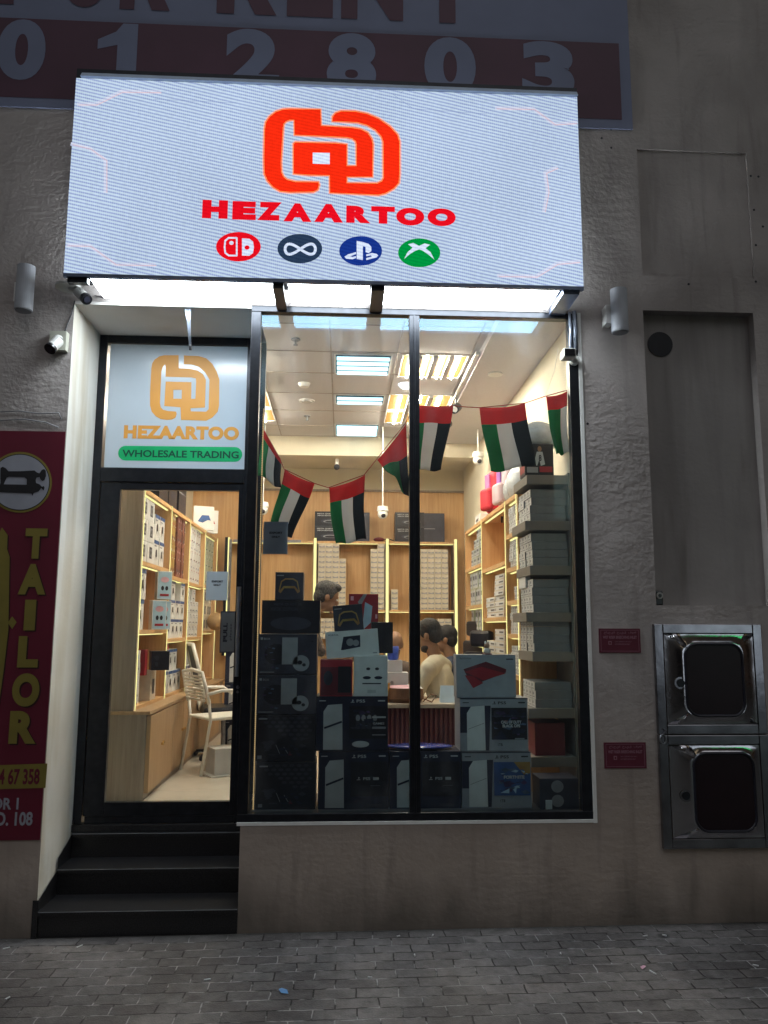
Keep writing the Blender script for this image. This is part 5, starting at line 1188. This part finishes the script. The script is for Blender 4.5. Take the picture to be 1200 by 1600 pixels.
def pr_portal(F):
    F.text('PORTAL', .06, .84, .25, .90, DGREY); F.poly([(.28, .30), (.34, .78), (.66, .80), (.65, .36), (.3, .28)], NAVY); F.ell(.46, .56, .07, .14, GREYP, 1); F.ell(.57, .52, .06, .12, GREYP, 1); F.rect(.88, .08, .96, .12, GREYP)
carton('handheld_carton', 'long white handheld carton lying tilted across the middle stack', 'carton', .33, .15, .165, CARD, front=pr_portal, loc=(A.x-.005, .37, 1.662), ry=-.075)
carton('controller_carton', 'tilted dark controller carton on top of the long white carton', 'carton', .185, .11, .175, DGREY, front=pr_xpad, loc=(at(546, 990, Y=.28).x+.0, .36, 1.812), ry=-.09)
carton('plain_black_carton', 'plain black carton behind the tilted white carton', 'carton', .14, .12, .20, BLK, loc=(at(597, 1031, Y=.46).x, .52, 1.68))
def pr_red(F):
    F.rect(.06, .84, .16, .94, PINKP); F.poly([(.3, .8), (.5, 1.0), (.62, 1.0), (.4, .7)], GREYP); F.poly([(.45, .1), (.75, .3), (.8, .7), (.55, .8)], CYANP, 1); F.rect(.9, .4, .97, .5, PINKP); F.rect(0, 0, .02, 1, MAROON)
px_carton('game_console_carton', 'bright red game console carton behind the tilted controller carton', 545, 928, 591, 992, .50, .12, REDP, pr_red)
# right stack
def pr_redshell(F):
    F.poly([(.12, .66), (.5, .84), (.84, .66), (.83, .58), (.45, .38), (.28, .26), (.2, .44)], MAROON); F.poly([(.14, .6), (.42, .72), (.83, .56), (.45, .40)], REDP, .5); F.poly([(.14, .52), (.28, .22), (.45, .34), (.28, .5)], REDP, 1); F.text('PLAYSTATION', .06, .89, .25, .93, DGREY); F.rect(.84, .88, .96, .91, DGREY)
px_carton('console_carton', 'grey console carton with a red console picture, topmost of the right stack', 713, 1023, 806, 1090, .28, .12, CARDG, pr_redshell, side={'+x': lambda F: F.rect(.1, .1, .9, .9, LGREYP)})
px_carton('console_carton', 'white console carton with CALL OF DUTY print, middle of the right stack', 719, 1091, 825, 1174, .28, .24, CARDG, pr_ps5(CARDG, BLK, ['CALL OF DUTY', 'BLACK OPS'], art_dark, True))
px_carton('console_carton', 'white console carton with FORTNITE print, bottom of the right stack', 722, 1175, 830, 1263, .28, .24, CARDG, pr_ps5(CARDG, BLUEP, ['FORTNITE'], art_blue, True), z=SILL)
b = MB(); b.blob((0, 0, .022), (.024, .02, .022), mat('toy_white', (.6, .55, .5), .5)); b.blob((0, 0, .055), (.018, .018, .018), mat('toy_brown', (.3, .18, .12), .5)); b.blob((-.01, 0, .073), (.006, .005, .012), CARD); b.blob((.012, 0, .073), (.006, .005, .012), CARD); b.tube([(0, 0, 0), (0, 0, .006)], .032, MAROON, 16)
o = one(b, 'figurine', 'tiny toy figurine standing on the topmost carton of the right stack', 'figurine', (0, 0, 0), smooth=True); o.location = (at(761, 1022, Y=.33).x, .33, at(761, 1023, Y=.28).z)
carton('paper_slip', 'small white card standing at the lower right of the display', 'card', .04, .01, .055, PAPER, loc=(1.27, .22, .753))

# ---- notices taped on the glass
def note(px0, py0, px1, py1, Y, label, name='paper_notice', m=PAPER):
    A = at(px0, py0, Y=Y); B = at(px1, py1, Y=Y); b = MB(); b.box(A.x, Y-.0012, B.z, B.x, Y, A.z, m)
    F = Face(b, (A.x, Y-.0012, B.z), (1, 0, 0), (0, 0, 1), B.x-A.x, A.z-B.z, .0006)
    F.text('EXPORT', .25, .62, .78, .69, BLK, .05); F.text('ONLY', .34, .50, .69, .56, BLK, .05); one(b, name, label, 'notice', (A.x, Y, B.z))
note(323, 893, 355, 938, DY-.002, 'pale EXPORT ONLY paper taped inside the door glass'); note(412, 815, 449, 866, .038, 'grey EXPORT ONLY paper taped to the left window pane', m=mat('dim_paper', (.30, .32, .37), .7))
b = MB(); A = at(345, 955, Y=DY-.004); B = at(366.5, 1020, Y=DY-.004); b.box(A.x, DY-.006, B.z, B.x, DY-.001, A.z, DGREY)
F = Face(b, (A.x, DY-.006, B.z), (0, 0, 1), (-1, 0, 0), A.z-B.z, B.x-A.x, .0008); F.o = Vector((B.x, DY-.0072, B.z)); F.l = 0
F.rect(.03, .05, .97, .95, mat('plate_grey', (.12, .12, .12), .6)); F.text('PULL', .28, .50, .72, .78, BLK, .03, e=1); F.o = F.o+Vector((0, -.0004, 0)); F.text('PULL', .26, .52, .72, .80, BLK, .03); F.text('please', .3, .2, .7, .36, BLK, .01)
one(b, 'pull_plate', 'dark grey PULL plate turned on its side on the door glass', 'sign', (A.x, DY, B.z))

# ---- flags on a string
FR = mat('flag_red', (.62, .03, .02), .7, var=.08); FG = mat('flag_green', (.015, .24, .07), .7, var=.08); FW = mat('flag_white', (.74, .71, .70), .7, var=.05); FB = mat('flag_black', (.018, .018, .02), .7)
for m_ in (FR, FG, FW, FB):      # thin cloth lets some light through
    t_ = m_.node_tree; bs = t_.nodes['Principled BSDF']; tl_ = t_.nodes.new('ShaderNodeBsdfTranslucent'); cl = bs.inputs['Base Color'].links[0].from_socket
    t_.links.new(cl, tl_.inputs[0]); mx_ = t_.nodes.new('ShaderNodeMixShader'); mx_.inputs[0].default_value = .5
    t_.links.new(bs.outputs[0], mx_.inputs[1]); t_.links.new(tl_.outputs[0], mx_.inputs[2]); t_.links.new(mx_.outputs[0], t_.nodes['Material Output'].inputs[0])
def flag(TL, TR, BL, BR, Y, label, amp=.012, ph=0.0, split=.27, only=None):
    P = [at(*q, Y=Y) for q in (TL, TR, BL, BR)]
    b = MB(); n, k_ = 18, 16
    def pt(u, v):
        p = P[0].lerp(P[1], u).lerp(P[2].lerp(P[3], u), v); a = amp*(.3+v)
        sag = .012*math.sin(math.pi*u)*(1-v)+.006*math.sin(u*9+ph*2)*v
        return p+Vector((.006*math.sin(v*5+ph), a*math.sin(u*7+ph+v*2.5), -sag))
    us = [i/n for i in range(n+1)]; vs_ = [split*j/4 for j in range(5)]+[split+(1-split)*(j+1)/12 for j in range(12)]
    for j in range(len(vs_)-1):
        for i in range(n):
            m_ = FR if j < 4 else (FG if us[i] < .333-.01 else FW if us[i] < .666-.01 else FB)
            if only and j >= 4: m_ = only[min(len(only)-1, int(us[i]*len(only)))]
            b.poly([pt(us[i], vs_[j]), pt(us[i+1], vs_[j]), pt(us[i+1], vs_[j+1]), pt(us[i], vs_[j+1])], m_)
    o = one(b, 'flag', label, 'flag', (P[0]+P[1])/2, group='flags strung across the window', smooth=True)
    md = o.modifiers.new('weld', 'WELD'); md.merge_threshold = .0005
    sd = o.modifiers.new('thick', 'SOLIDIFY'); sd.thickness = .0012
    return P
flag((410, 668), (437, 716), (404, 742), (441, 765), .13, 'first flag of the string, folded behind the left window edge', .02, 1, .18, only=[FG, FW, FB])
flag((444, 733), (491, 755), (424, 814), (457, 842), .15, 'second flag of the string, above the grey paper', .022, .5)
flag((513, 762), (569, 742), (524, 851), (571, 842), .15, 'third flag of the string, lowest hanging and facing the street', .02, 2.0)
flag((588, 718), (633, 662), (612, 742), (642, 782), .16, 'fourth flag of the string, twisted left of the mullion', .04, 1.2, .42, only=[FG, FG, FB])
flag((640, 630), (708, 634), (641, 735), (690, 734), .12, 'fifth flag of the string, partly behind the mullion', .02, .2)
flag((749, 637), (820, 630), (765, 738), (836, 727), .15, 'sixth flag of the string, right of the mullion', .02, 3.0)
flag((852, 619), (885, 611), (868, 711), (888, 708), .12, 'seventh flag of the string, folded at the right window edge', .015, 1.7, .24, only=[FG, FG, FW])
sp = [(410, 668), (437, 716), (444, 733), (491, 755), (513, 762), (569, 742), (588, 718), (633, 662), (645, 640), (708, 634), (730, 636), (749, 637), (820, 630), (852, 619), (886, 610)]
cable([at(x, y, Y=.15) for x, y in sp], .003, mat('red_string', (.4, .05, .05), .7), 'thin red string carrying the flags', 'string', 'flag_string')
cable([at(852, 619, Y=.15), at(866, 580, Y=.15), at(872, 545, Y=.14)], .0012, LGREYP, 'thin thread tying the flag string up at the right', 'string', 'thread')

# ---- counter and what stands on it
DZ = 1.30
t = thing('counter', 'sales counter with slatted red brown front and pale top', 'counter', (.62, 1.35, FZ))
b = MB(); b.box(.25, 1.125, FZ+.001, 1.02, 1.6, DZ-.03, MAROON); b.build('counter_body', t)
SL = mat('slat_red', (.16, .045, .04), .5, var=.15)
b = MB()
for i in range(22): x = .258+i*.035; b.box(x, 1.105, FZ+.02, x+.018, 1.1245, DZ-.031, SL)
b.build('slatted_front', t, bevel=.002)
b = MB(); b.box(.23, 1.08, DZ-.0295, 1.04, 1.65, DZ, mat('counter_top', (.5, .4, .3), .3)); b.build('counter_top', t, bevel=.004)
LE = mat('brown_leather', (.16, .07, .03), .5, var=.3)
b = MB(); b.tube([(.47, 1.25, DZ+.001), (.47, 1.25, DZ+.03), (.47, 1.25, DZ+.105)], [.12, .145, .135], LE, 24); b.tube([(.47, 1.25, DZ+.1055), (.47, 1.25, DZ+.115)], [.125, .11], PINKP, 24)
b.poly([(.5, 1.14, DZ+.118), (.6, 1.16, DZ+.10), (.58, 1.28, DZ+.12), (.49, 1.27, DZ+.125)], CARD)
one(b, 'basket', 'round brown basket filled with papers on the counter', 'basket', (.47, 1.25, DZ))
b = MB(); b.tube([(.325, 1.2, DZ+.001), (.32, 1.2, DZ+.13)], [.03, .038], mat('amber_glass', (.5, .25, .04), .1), 16); b.tube([(.325, 1.2, DZ+.131), (.325, 1.2, DZ+.14)], .038, KN, 16); one(b, 'brass_cup', 'small amber cup left of the brown basket', 'cup', (.325, 1.2, DZ), smooth=True)
b = MB(); b.add([(.73, 1.18, DZ), (.85, 1.18, DZ), (.85, 1.27, DZ), (.73, 1.27, DZ), (.735, 1.222, DZ+.12), (.845, 1.222, DZ+.12), (.845, 1.228, DZ+.12), (.735, 1.228, DZ+.12)], [(0, 1, 5, 4), (1, 2, 6, 5), (2, 3, 7, 6), (3, 0, 4, 7), (4, 5, 6, 7)], mat('card_blue_white', (.55, .68, .78), .5))
one(b, 'tent_card', 'folded pale blue card standing on the counter', 'card', (.79, 1.22, DZ))
b = MB(); b.tube([(.60, 1.16, DZ+.01), (.66, 1.2, DZ+.06), (.70, 1.2, DZ+.05), (.66, 1.14, DZ+.008), (.6, 1.18, DZ+.03)], .005, LE, 6); one(b, 'brown_cord', 'tangled thin brown cord beside the basket', 'cord', (.64, 1.18, DZ), smooth=True)
def pr_bottle(F): F.ell(.25, .6, .1, .1, LGREYP); F.rect(.15, .1, .4, .5, CYANP, 1); F.rect(.62, .1, .85, .45, LGREYP, 1); F.ell(.25, .62, .06, .06, GREYP, 2)
carton('white_printer_carton', 'white carton with small prints behind the counter edge', 'carton', .17, .15, .20, CARD, front=pr_bottle, loc=(.43, 1.52, DZ+.001))
carton('white_carton', 'small white carton standing on the printed white carton', 'carton', .11, .1, .09, CARD, loc=(.415, 1.52, DZ+.203))
b = MB(); b.tube([(.40, 1.52, DZ+.295), (.40, 1.52, DZ+.31), (.40, 1.52, DZ+.40)], [.035, .045, .045], mat('blue_tin', (.05, .1, .5), .3, var=.6), 16); one(b, 'blue_tin', 'blue and white tin on the small white carton', 'tin', (.4, 1.52, DZ+.295), smooth=True)

# ---- white slatted chair near the door
WP = mat('white_plastic', (.80, .78, .72), .35, var=.04)
t = thing('visitor_chair', 'cream plastic chair with slatted back beside the oak cupboards', 'chair', (-1.02, 2.45, FZ), R(35))
def chair_part(nm, fn, m=WP, **k): b = MB(); fn(b); return b.build(nm, t, o=(0, 0, 0), **k)
# local: faces +x, back at -x
for s_, nm in ((-1, 'leg'), (1, 'leg')):
    chair_part(nm, lambda b: b.tube([(-.30, s_*.2, .0), (-.23, s_*.2, .44), (-.25, s_*.2, .62)], .013, WP, 10), smooth=True)
    chair_part(nm, lambda b: b.tube([(.26, s_*.2, .0), (.20, s_*.2, .44)], .013, WP, 10), smooth=True)
chair_part('seat', lambda b: b.box(-.24, -.21, .44, .23, .21, .465, WP), bevel=.01)
def bk(b):
    for j in range(8):
        z = .60+j*.028; b.box(-.285-.005*j, -.185, z, -.272-.005*j, .185, z+.018, WP)
chair_part('backrest', bk, bevel=.003)
chair_part('back_frame', lambda b: b.tube([(-.25, -.2, .58), (-.28, -.205, .70), (-.315, -.19, .84), (-.32, 0, .86), (-.315, .19, .84), (-.28, .205, .70), (-.25, .2, .58)], .016, WP, 10), smooth=True)
for s_ in (-1, 1): chair_part('armrest', lambda b: b.tube([(-.27, s_*.205, .66), (-.15, s_*.24, .69), (.1, s_*.24, .68), (.18, s_*.22, .62)], .014, WP, 10), smooth=True)
# office chair behind it
t = thing('office_chair', 'white framed office chair with black mesh back behind the slatted chair', 'chair', (-1.12, 3.1, FZ), R(20))
def chair_part(nm, fn, **k): b = MB(); fn(b); return b.build(nm, t, o=(0, 0, 0), **k)
chair_part('base', lambda b: [b.tube([(0, 0, .06), (.28*math.cos(a), .28*math.sin(a), .05)], [.022, .012], BLK, 8) for a in [R(72*i) for i in range(5)]])
for i in range(5): a = R(72*i); chair_part('caster', lambda b: b.blob((.28*math.cos(a), .28*math.sin(a), .025), (.025, .025, .025), BLK))
chair_part('gas_lift', lambda b: b.tube([(0, 0, .05), (0, 0, .42)], .022, FRAMEL, 12)); chair_part('seat', lambda b: b.box(-.23, -.23, .42, .23, .23, .48, BLK), bevel=.02)
chair_part('back_mesh', lambda b: b.poly([(-.24, -.18, .62), (-.24, .18, .62), (-.34, .16, 1.04), (-.34, -.16, 1.04)], DGREY))
chair_part('back_frame', lambda b: b.tube([(-.22, 0, .45), (-.23, -.19, .58), (-.29, -.2, .85), (-.345, -.17, 1.06), (-.345, .17, 1.06), (-.29, .2, .85), (-.23, .19, .58), (-.22, 0, .45)], .018, WP, 10), smooth=True)
carton('white_floor_carton', 'open white carton standing on the floor under the chair', 'carton', .24, .22, .21, CARD, side={'-x': lambda F: F.rect(.05, .05, .95, .95, LGREYP)}, loc=(-.98, 2.22, FZ+.013), rz=.5)
carton('white_tray', 'flat white tray under the open floor carton', 'tray', .32, .28, .012, CARD, loc=(-.98, 2.22, FZ+.0008), rz=.5)
# cartons stacked on the floor behind the chairs
def pr_sea(F): pr_ps5(NAVY, BLUEP, None, lambda f: (f.ell(.65, .5, .15, .13, CYANP, 3), f.poly([(.6, .35), (.9, .6), (.95, .5), (.7, .3)], NAVY, 4), f.text('FORTNITE', .52, .74, .95, .80, LGREYP, .05, e=4), f.ell(.72, .12, .18, .06, CARD, 3)), False, True)(F)
stacked('console_carton', ['dark blue console carton at the floor behind the cream chair', 'dark blue console carton, middle of the floor stack behind the chair', 'dark blue console carton, top of the floor stack behind the chair'], 'carton', [(-.92, 3.32, FZ+.001+.343*i) for i in range(3)], .42, .3, .34, NAVY, pr_sea, group='dark blue cartons stacked on the floor')
carton('headset_carton', 'white headset carton on the dark blue floor stack', 'carton', .28, .25, .28, CARD, front=lambda F: (F.ell(.72, .35, .12, .22, BLK), F.ell(.72, .35, .07, .15, CARD, 1), F.rect(.08, .5, .12, .8, GREYP)), loc=(-.98, 3.34, FZ+1.031))
carton('white_carton', 'white carton half hidden behind the PULL plate', 'carton', .25, .25, .36, CARD, loc=(-.66, 3.6, FZ+1.031)); carton('console_carton', 'dark carton column under the white carton behind the PULL plate', 'carton', .3, .3, 1.03, NAVY, loc=(-.64, 3.62, FZ+.001))
b = MB(); b.blob((0, 0, .1), (.1, .09, .1), mat('tan_bag', (.35, .22, .1), .7, bump=.8, bscale=20)); o = one(b, 'tan_pouch', 'crumpled tan pouch at the far end of the left shelves', 'pouch', (0, 0, 0), smooth=True); o.location = (-1.42, 4.35, 1.802)
t = thing('glass_screen', 'narrow steel post of the glass screen behind the left shelves', 'post', (-1.33, 4.7, FZ)); b = MB(); b.box(-1.345, 4.68, FZ+.001, -1.315, 4.71, 2.87, FRAMEL); b.box(-1.3, 4.69, 2.84, -.5, 4.70, 2.87, FRAMEL); b.build('post', t)
# desk chairs with black headrests at the right
def black_chair(x, y, rz, label, hz):
    t = thing('office_chair', label, 'chair', (x, y, FZ), rz)
    def cp(nm, fn, **k): b = MB(); fn(b); return b.build(nm, t, o=(0, 0, 0), **k)
    cp('base', lambda b: [b.tube([(0, 0, .06), (.28*math.cos(a), .28*math.sin(a), .05)], [.022, .012], BLK, 8) for a in [R(72*i) for i in range(5)]])
    cp('gas_lift', lambda b: b.tube([(0, 0, .05), (0, 0, .42)], .022, FRAMEL, 12)); cp('seat', lambda b: b.box(-.24, -.24, .42, .24, .24, .5, BLK), bevel=.03)
    cp('backrest', lambda b: b.box(-.30, -.22, .5, -.24, .22, hz-.16, BLK), bevel=.03); cp('headrest', lambda b: b.box(-.31, -.13, hz-.12, -.23, .13, hz+.03, BLK), bevel=.03)
black_chair(1.05, 2.95, R(200), 'black office chair with headrest behind the seated men', 1.26); black_chair(1.05, 2.35, R(215), 'black leather chair nearest the right shelves, behind the dark shirted man', 1.17)

# ---- people
SHIRT_C = mat('cream_shirt', (.60, .54, .40), .8, var=.12, scale=10, bump=1.0, bscale=7, stretch=(1, 1, .35)); SHIRT_N = mat('navy_shirt', (.02, .03, .06), .8, bump=.4, bscale=10); SHIRT_D = mat('dark_patterned_shirt', (.03, .025, .03), .8, var=.4, scale=30, col2=(.18, .13, .10)); TROU = mat('dark_trousers', (.03, .03, .04), .8)
SHIRT_B = mat('brown_shirt', (.15, .11, .09), .8)
def person(label, loc, rz, pose, shirt, hair, lean=0.0, head_yaw=0.0, head_pitch=0.0, skin=None, bald=False, beard=False, arms=None, size=1.0):
    t = thing('person', label, 'person', loc, rz); SK = skin or SKIN
    seated = pose == 'sit'
    hip = Vector((0, 0, .43 if seated else .93)); L_ = lean
    def up_(d, fwd=0): return hip+Vector((0, math.sin(L_)*d+fwd, math.cos(L_)*d))
    waist, chest, sh_c, neck = up_(.12), up_(.33), up_(.46), up_(.53); head = up_(.69, .03)
    HR = Matrix.Translation(head) @ Matrix.Rotation(head_yaw, 4, 'Z') @ Matrix.Rotation(head_pitch, 4, 'X')
    RL = Matrix.Rotation(-L_, 3, 'X')
    shl = [sh_c+Vector((s_*.185, 0, -.02)) for s_ in (-1, 1)]
    if arms is None: arms = [(Vector((.24*s_, .10, -.26))+sh_c, Vector((.17*s_, .32, -.30))+sh_c) for s_ in (-1, 1)]
    if seated: legs = [((.10*s_, .42, .46), (.11*s_, .44, .08), (.11*s_, .56, .035)) for s_ in (-1, 1)]
    else: legs = [((.10*s_, .02, .50), (.10*s_, .0, .08), (.10*s_, .12, .035)) for s_ in (-1, 1)]
    # one continuous body
    b = MB()
    b.blob(chest, (.15, .10, .19), SK, RL.to_4x4()); b.blob(waist, (.13, .095, .16), SK, RL.to_4x4()); b.blob(hip, (.15, .11, .11), SK)
    b.tube([sh_c, neck, head+Vector((0, -.01, -.05))], [.07, .055, .055], SK, 12)
    def H(p): return HR @ Vector(p)
    R4 = (Matrix.Rotation(head_yaw, 4, 'Z') @ Matrix.Rotation(head_pitch, 4, 'X'))
    b.blob(H((0, -.008, .03)), (.074, .094, .098), SK, R4, 18, 12); b.blob(H((0, .022, -.045)), (.056, .062, .065), SK, R4, 16, 10)
    b.blob(H((0, .092, -.012)), (.013, .020, .022), SK, R4); b.blob(H((0, .080, -.062)), (.024, .012, .010), SK, R4); b.blob(H((0, .077, -.092)), (.022, .016, .015), SK, R4); b.blob(H((0, .078, .03)), (.05, .014, .010), SK, R4)
    for s_ in (-1, 1): b.blob(H((s_*.076, -.008, -.005)), (.010, .020, .030), SK, R4)
    for i, s_ in enumerate((-1, 1)):
        el, wr = arms[i]; b.tube([shl[i], el, wr], [.05, .038, .026], SK, 12); b.blob(shl[i], (.058, .056, .056), SK)
        d = (wr-el).normalized(); sd = d.cross(Vector((0, 0, 1))); sd = sd.normalized() if sd.length > .1 else Vector((1, 0, 0)); dn = sd.cross(d).normalized()
        palm = wr+d*.05; b.tube([wr, wr+d*.03, wr+d*.085], [.024, .034, .036], SK, 10)
        for q_, (o_, ln) in enumerate(((-.027, .068), (-.009, .078), (.009, .072), (.027, .056))):
            r0 = wr+d*.075+sd*o_; b.tube([r0, r0+d*ln*.5-dn*.006, r0+d*ln*.85-dn*.026], [.0095, .0088, .007], SK, 8)
        r0 = wr+d*.03-sd*.03; b.tube([r0, r0+d*.035-sd*.022-dn*.01, r0+d*.062-sd*.024-dn*.02], [.012, .010, .008], SK, 8)
        kn, an, to = (Vector(v) for v in legs[i]); b.tube([hip+Vector((s_*.09, 0, 0)), kn, an], [.082, .058, .038], SK, 12); b.tube([an+Vector((0, -.04, -.03)), an+Vector((0, .03, -.03)), to], [.035, .038, .03], SK, 10)
    o = b.build('body', t, o=(0, 0, 0), smooth=True); md = o.modifiers.new('join', 'REMESH'); md.mode = 'VOXEL'; md.voxel_size = .0065; md.use_smooth_shade = True; s2 = o.modifiers.new('soft', 'SMOOTH'); s2.iterations = 3
    # shirt
    b = MB(); b.blob(chest, (.165, .118, .20), shirt, RL.to_4x4()); b.blob(waist, (.15, .115, .19), shirt, RL.to_4x4()); b.blob(up_(.02), (.165, .13, .12), shirt); b.tube([shl[0], sh_c+Vector((0, 0, .015)), shl[1]], [.072, .085, .072], shirt, 14); b.tube([sh_c, neck+Vector((0, 0, -.03))], [.085, .066], shirt, 14)
    for i, s_ in enumerate((-1, 1)):
        el, wr = arms[i]; b.blob(shl[i], (.064, .062, .062), shirt); b.tube([shl[i], el, el.lerp(wr, .15 if shirt is not SHIRT_C else .85)], [.060, .052, .045], shirt, 12)
    o = b.build('shirt', t, o=(0, 0, 0), smooth=True); md = o.modifiers.new('join', 'REMESH'); md.mode = 'VOXEL'; md.voxel_size = .009; md.use_smooth_shade = True; s2 = o.modifiers.new('soft', 'SMOOTH'); s2.iterations = 6
    b = MB()
    for i, s_ in enumerate((-1, 1)): kn, an, to = (Vector(v) for v in legs[i]); b.tube([hip+Vector((s_*.09, 0, 0)), kn, an+Vector((0, 0, .02))], [.10, .075, .055], TROU, 12)
    b.blob(hip, (.165, .125, .11), TROU); o = b.build('trousers', t, o=(0, 0, 0), smooth=True); md = o.modifiers.new('join', 'REMESH'); md.mode = 'VOXEL'; md.voxel_size = .012; md.use_smooth_shade = True
    for i in range(2): an, to = Vector(legs[i][1]), Vector(legs[i][2]); b = MB(); b.tube([an+Vector((0, -.05, -.045)), an+Vector((0, .03, -.04)), to+Vector((0, .05, -.002))], [.036, .044, .034], BLK, 10); b.build('shoe', t, o=(0, 0, 0), smooth=True)
    if not bald:
        b = MB(); b.blob(H((0, -.022, .052)), (.083, .097, .088), hair, R4, 20, 12); b.blob(H((0, -.05, .0)), (.077, .062, .075), hair, R4, 18, 10); b.blob(H((0, .045, .105)), (.06, .045, .035), hair, R4)
        for s_ in (-1, 1): b.blob(H((s_*.070, .012, .03)), (.012, .028, .04), hair, R4)
        o = b.build('hair', t, o=(0, 0, 0), smooth=True); md = o.modifiers.new('join', 'REMESH'); md.mode = 'VOXEL'; md.voxel_size = .007; md.use_smooth_shade = True
    if beard:
        b = MB(); b.blob(H((0, .03, -.085)), (.058, .060, .040), hair, R4); b.blob(H((0, .078, -.048)), (.03, .012, .006), hair, R4); b.build('beard', t, o=(0, 0, 0), smooth=True)
    for s_ in (-1, 1):
        b = MB(); b.blob(H((s_*.030, .079, .008)), (.012, .008, .007), CARD, R4, 8, 6); b.blob(H((s_*.030, .0855, .008)), (.005, .004, .005), BLK, R4, 8, 6); b.build('eye', t, o=(0, 0, 0), smooth=True)
    t.scale = (size, size, size)
    return t
person('standing man with grey hair and dark patterned shirt looking down beside the carton stack', (-.68, 1.92, FZ), R(-78), 'stand', SHIRT_D, HAIRG, lean=.82, size=1.05, head_pitch=-.35)
person('bearded man in a cream shirt seated behind the counter, looking down', (.84, 1.74, FZ), R(64), 'sit', SHIRT_C, HAIR, lean=.16, size=1.04, head_pitch=-.30, beard=True)
person('seated man in a navy shirt between the cream shirted man and the chairs', (1.08, 2.55, FZ), R(75), 'sit', SHIRT_N, HAIR, lean=.15, head_pitch=-.1)
person('bald man bending low behind the white cartons on the counter', (.42, 2.75, FZ), R(190), 'sit', SHIRT_B, HAIR, lean=.4, head_pitch=-.6, bald=True)
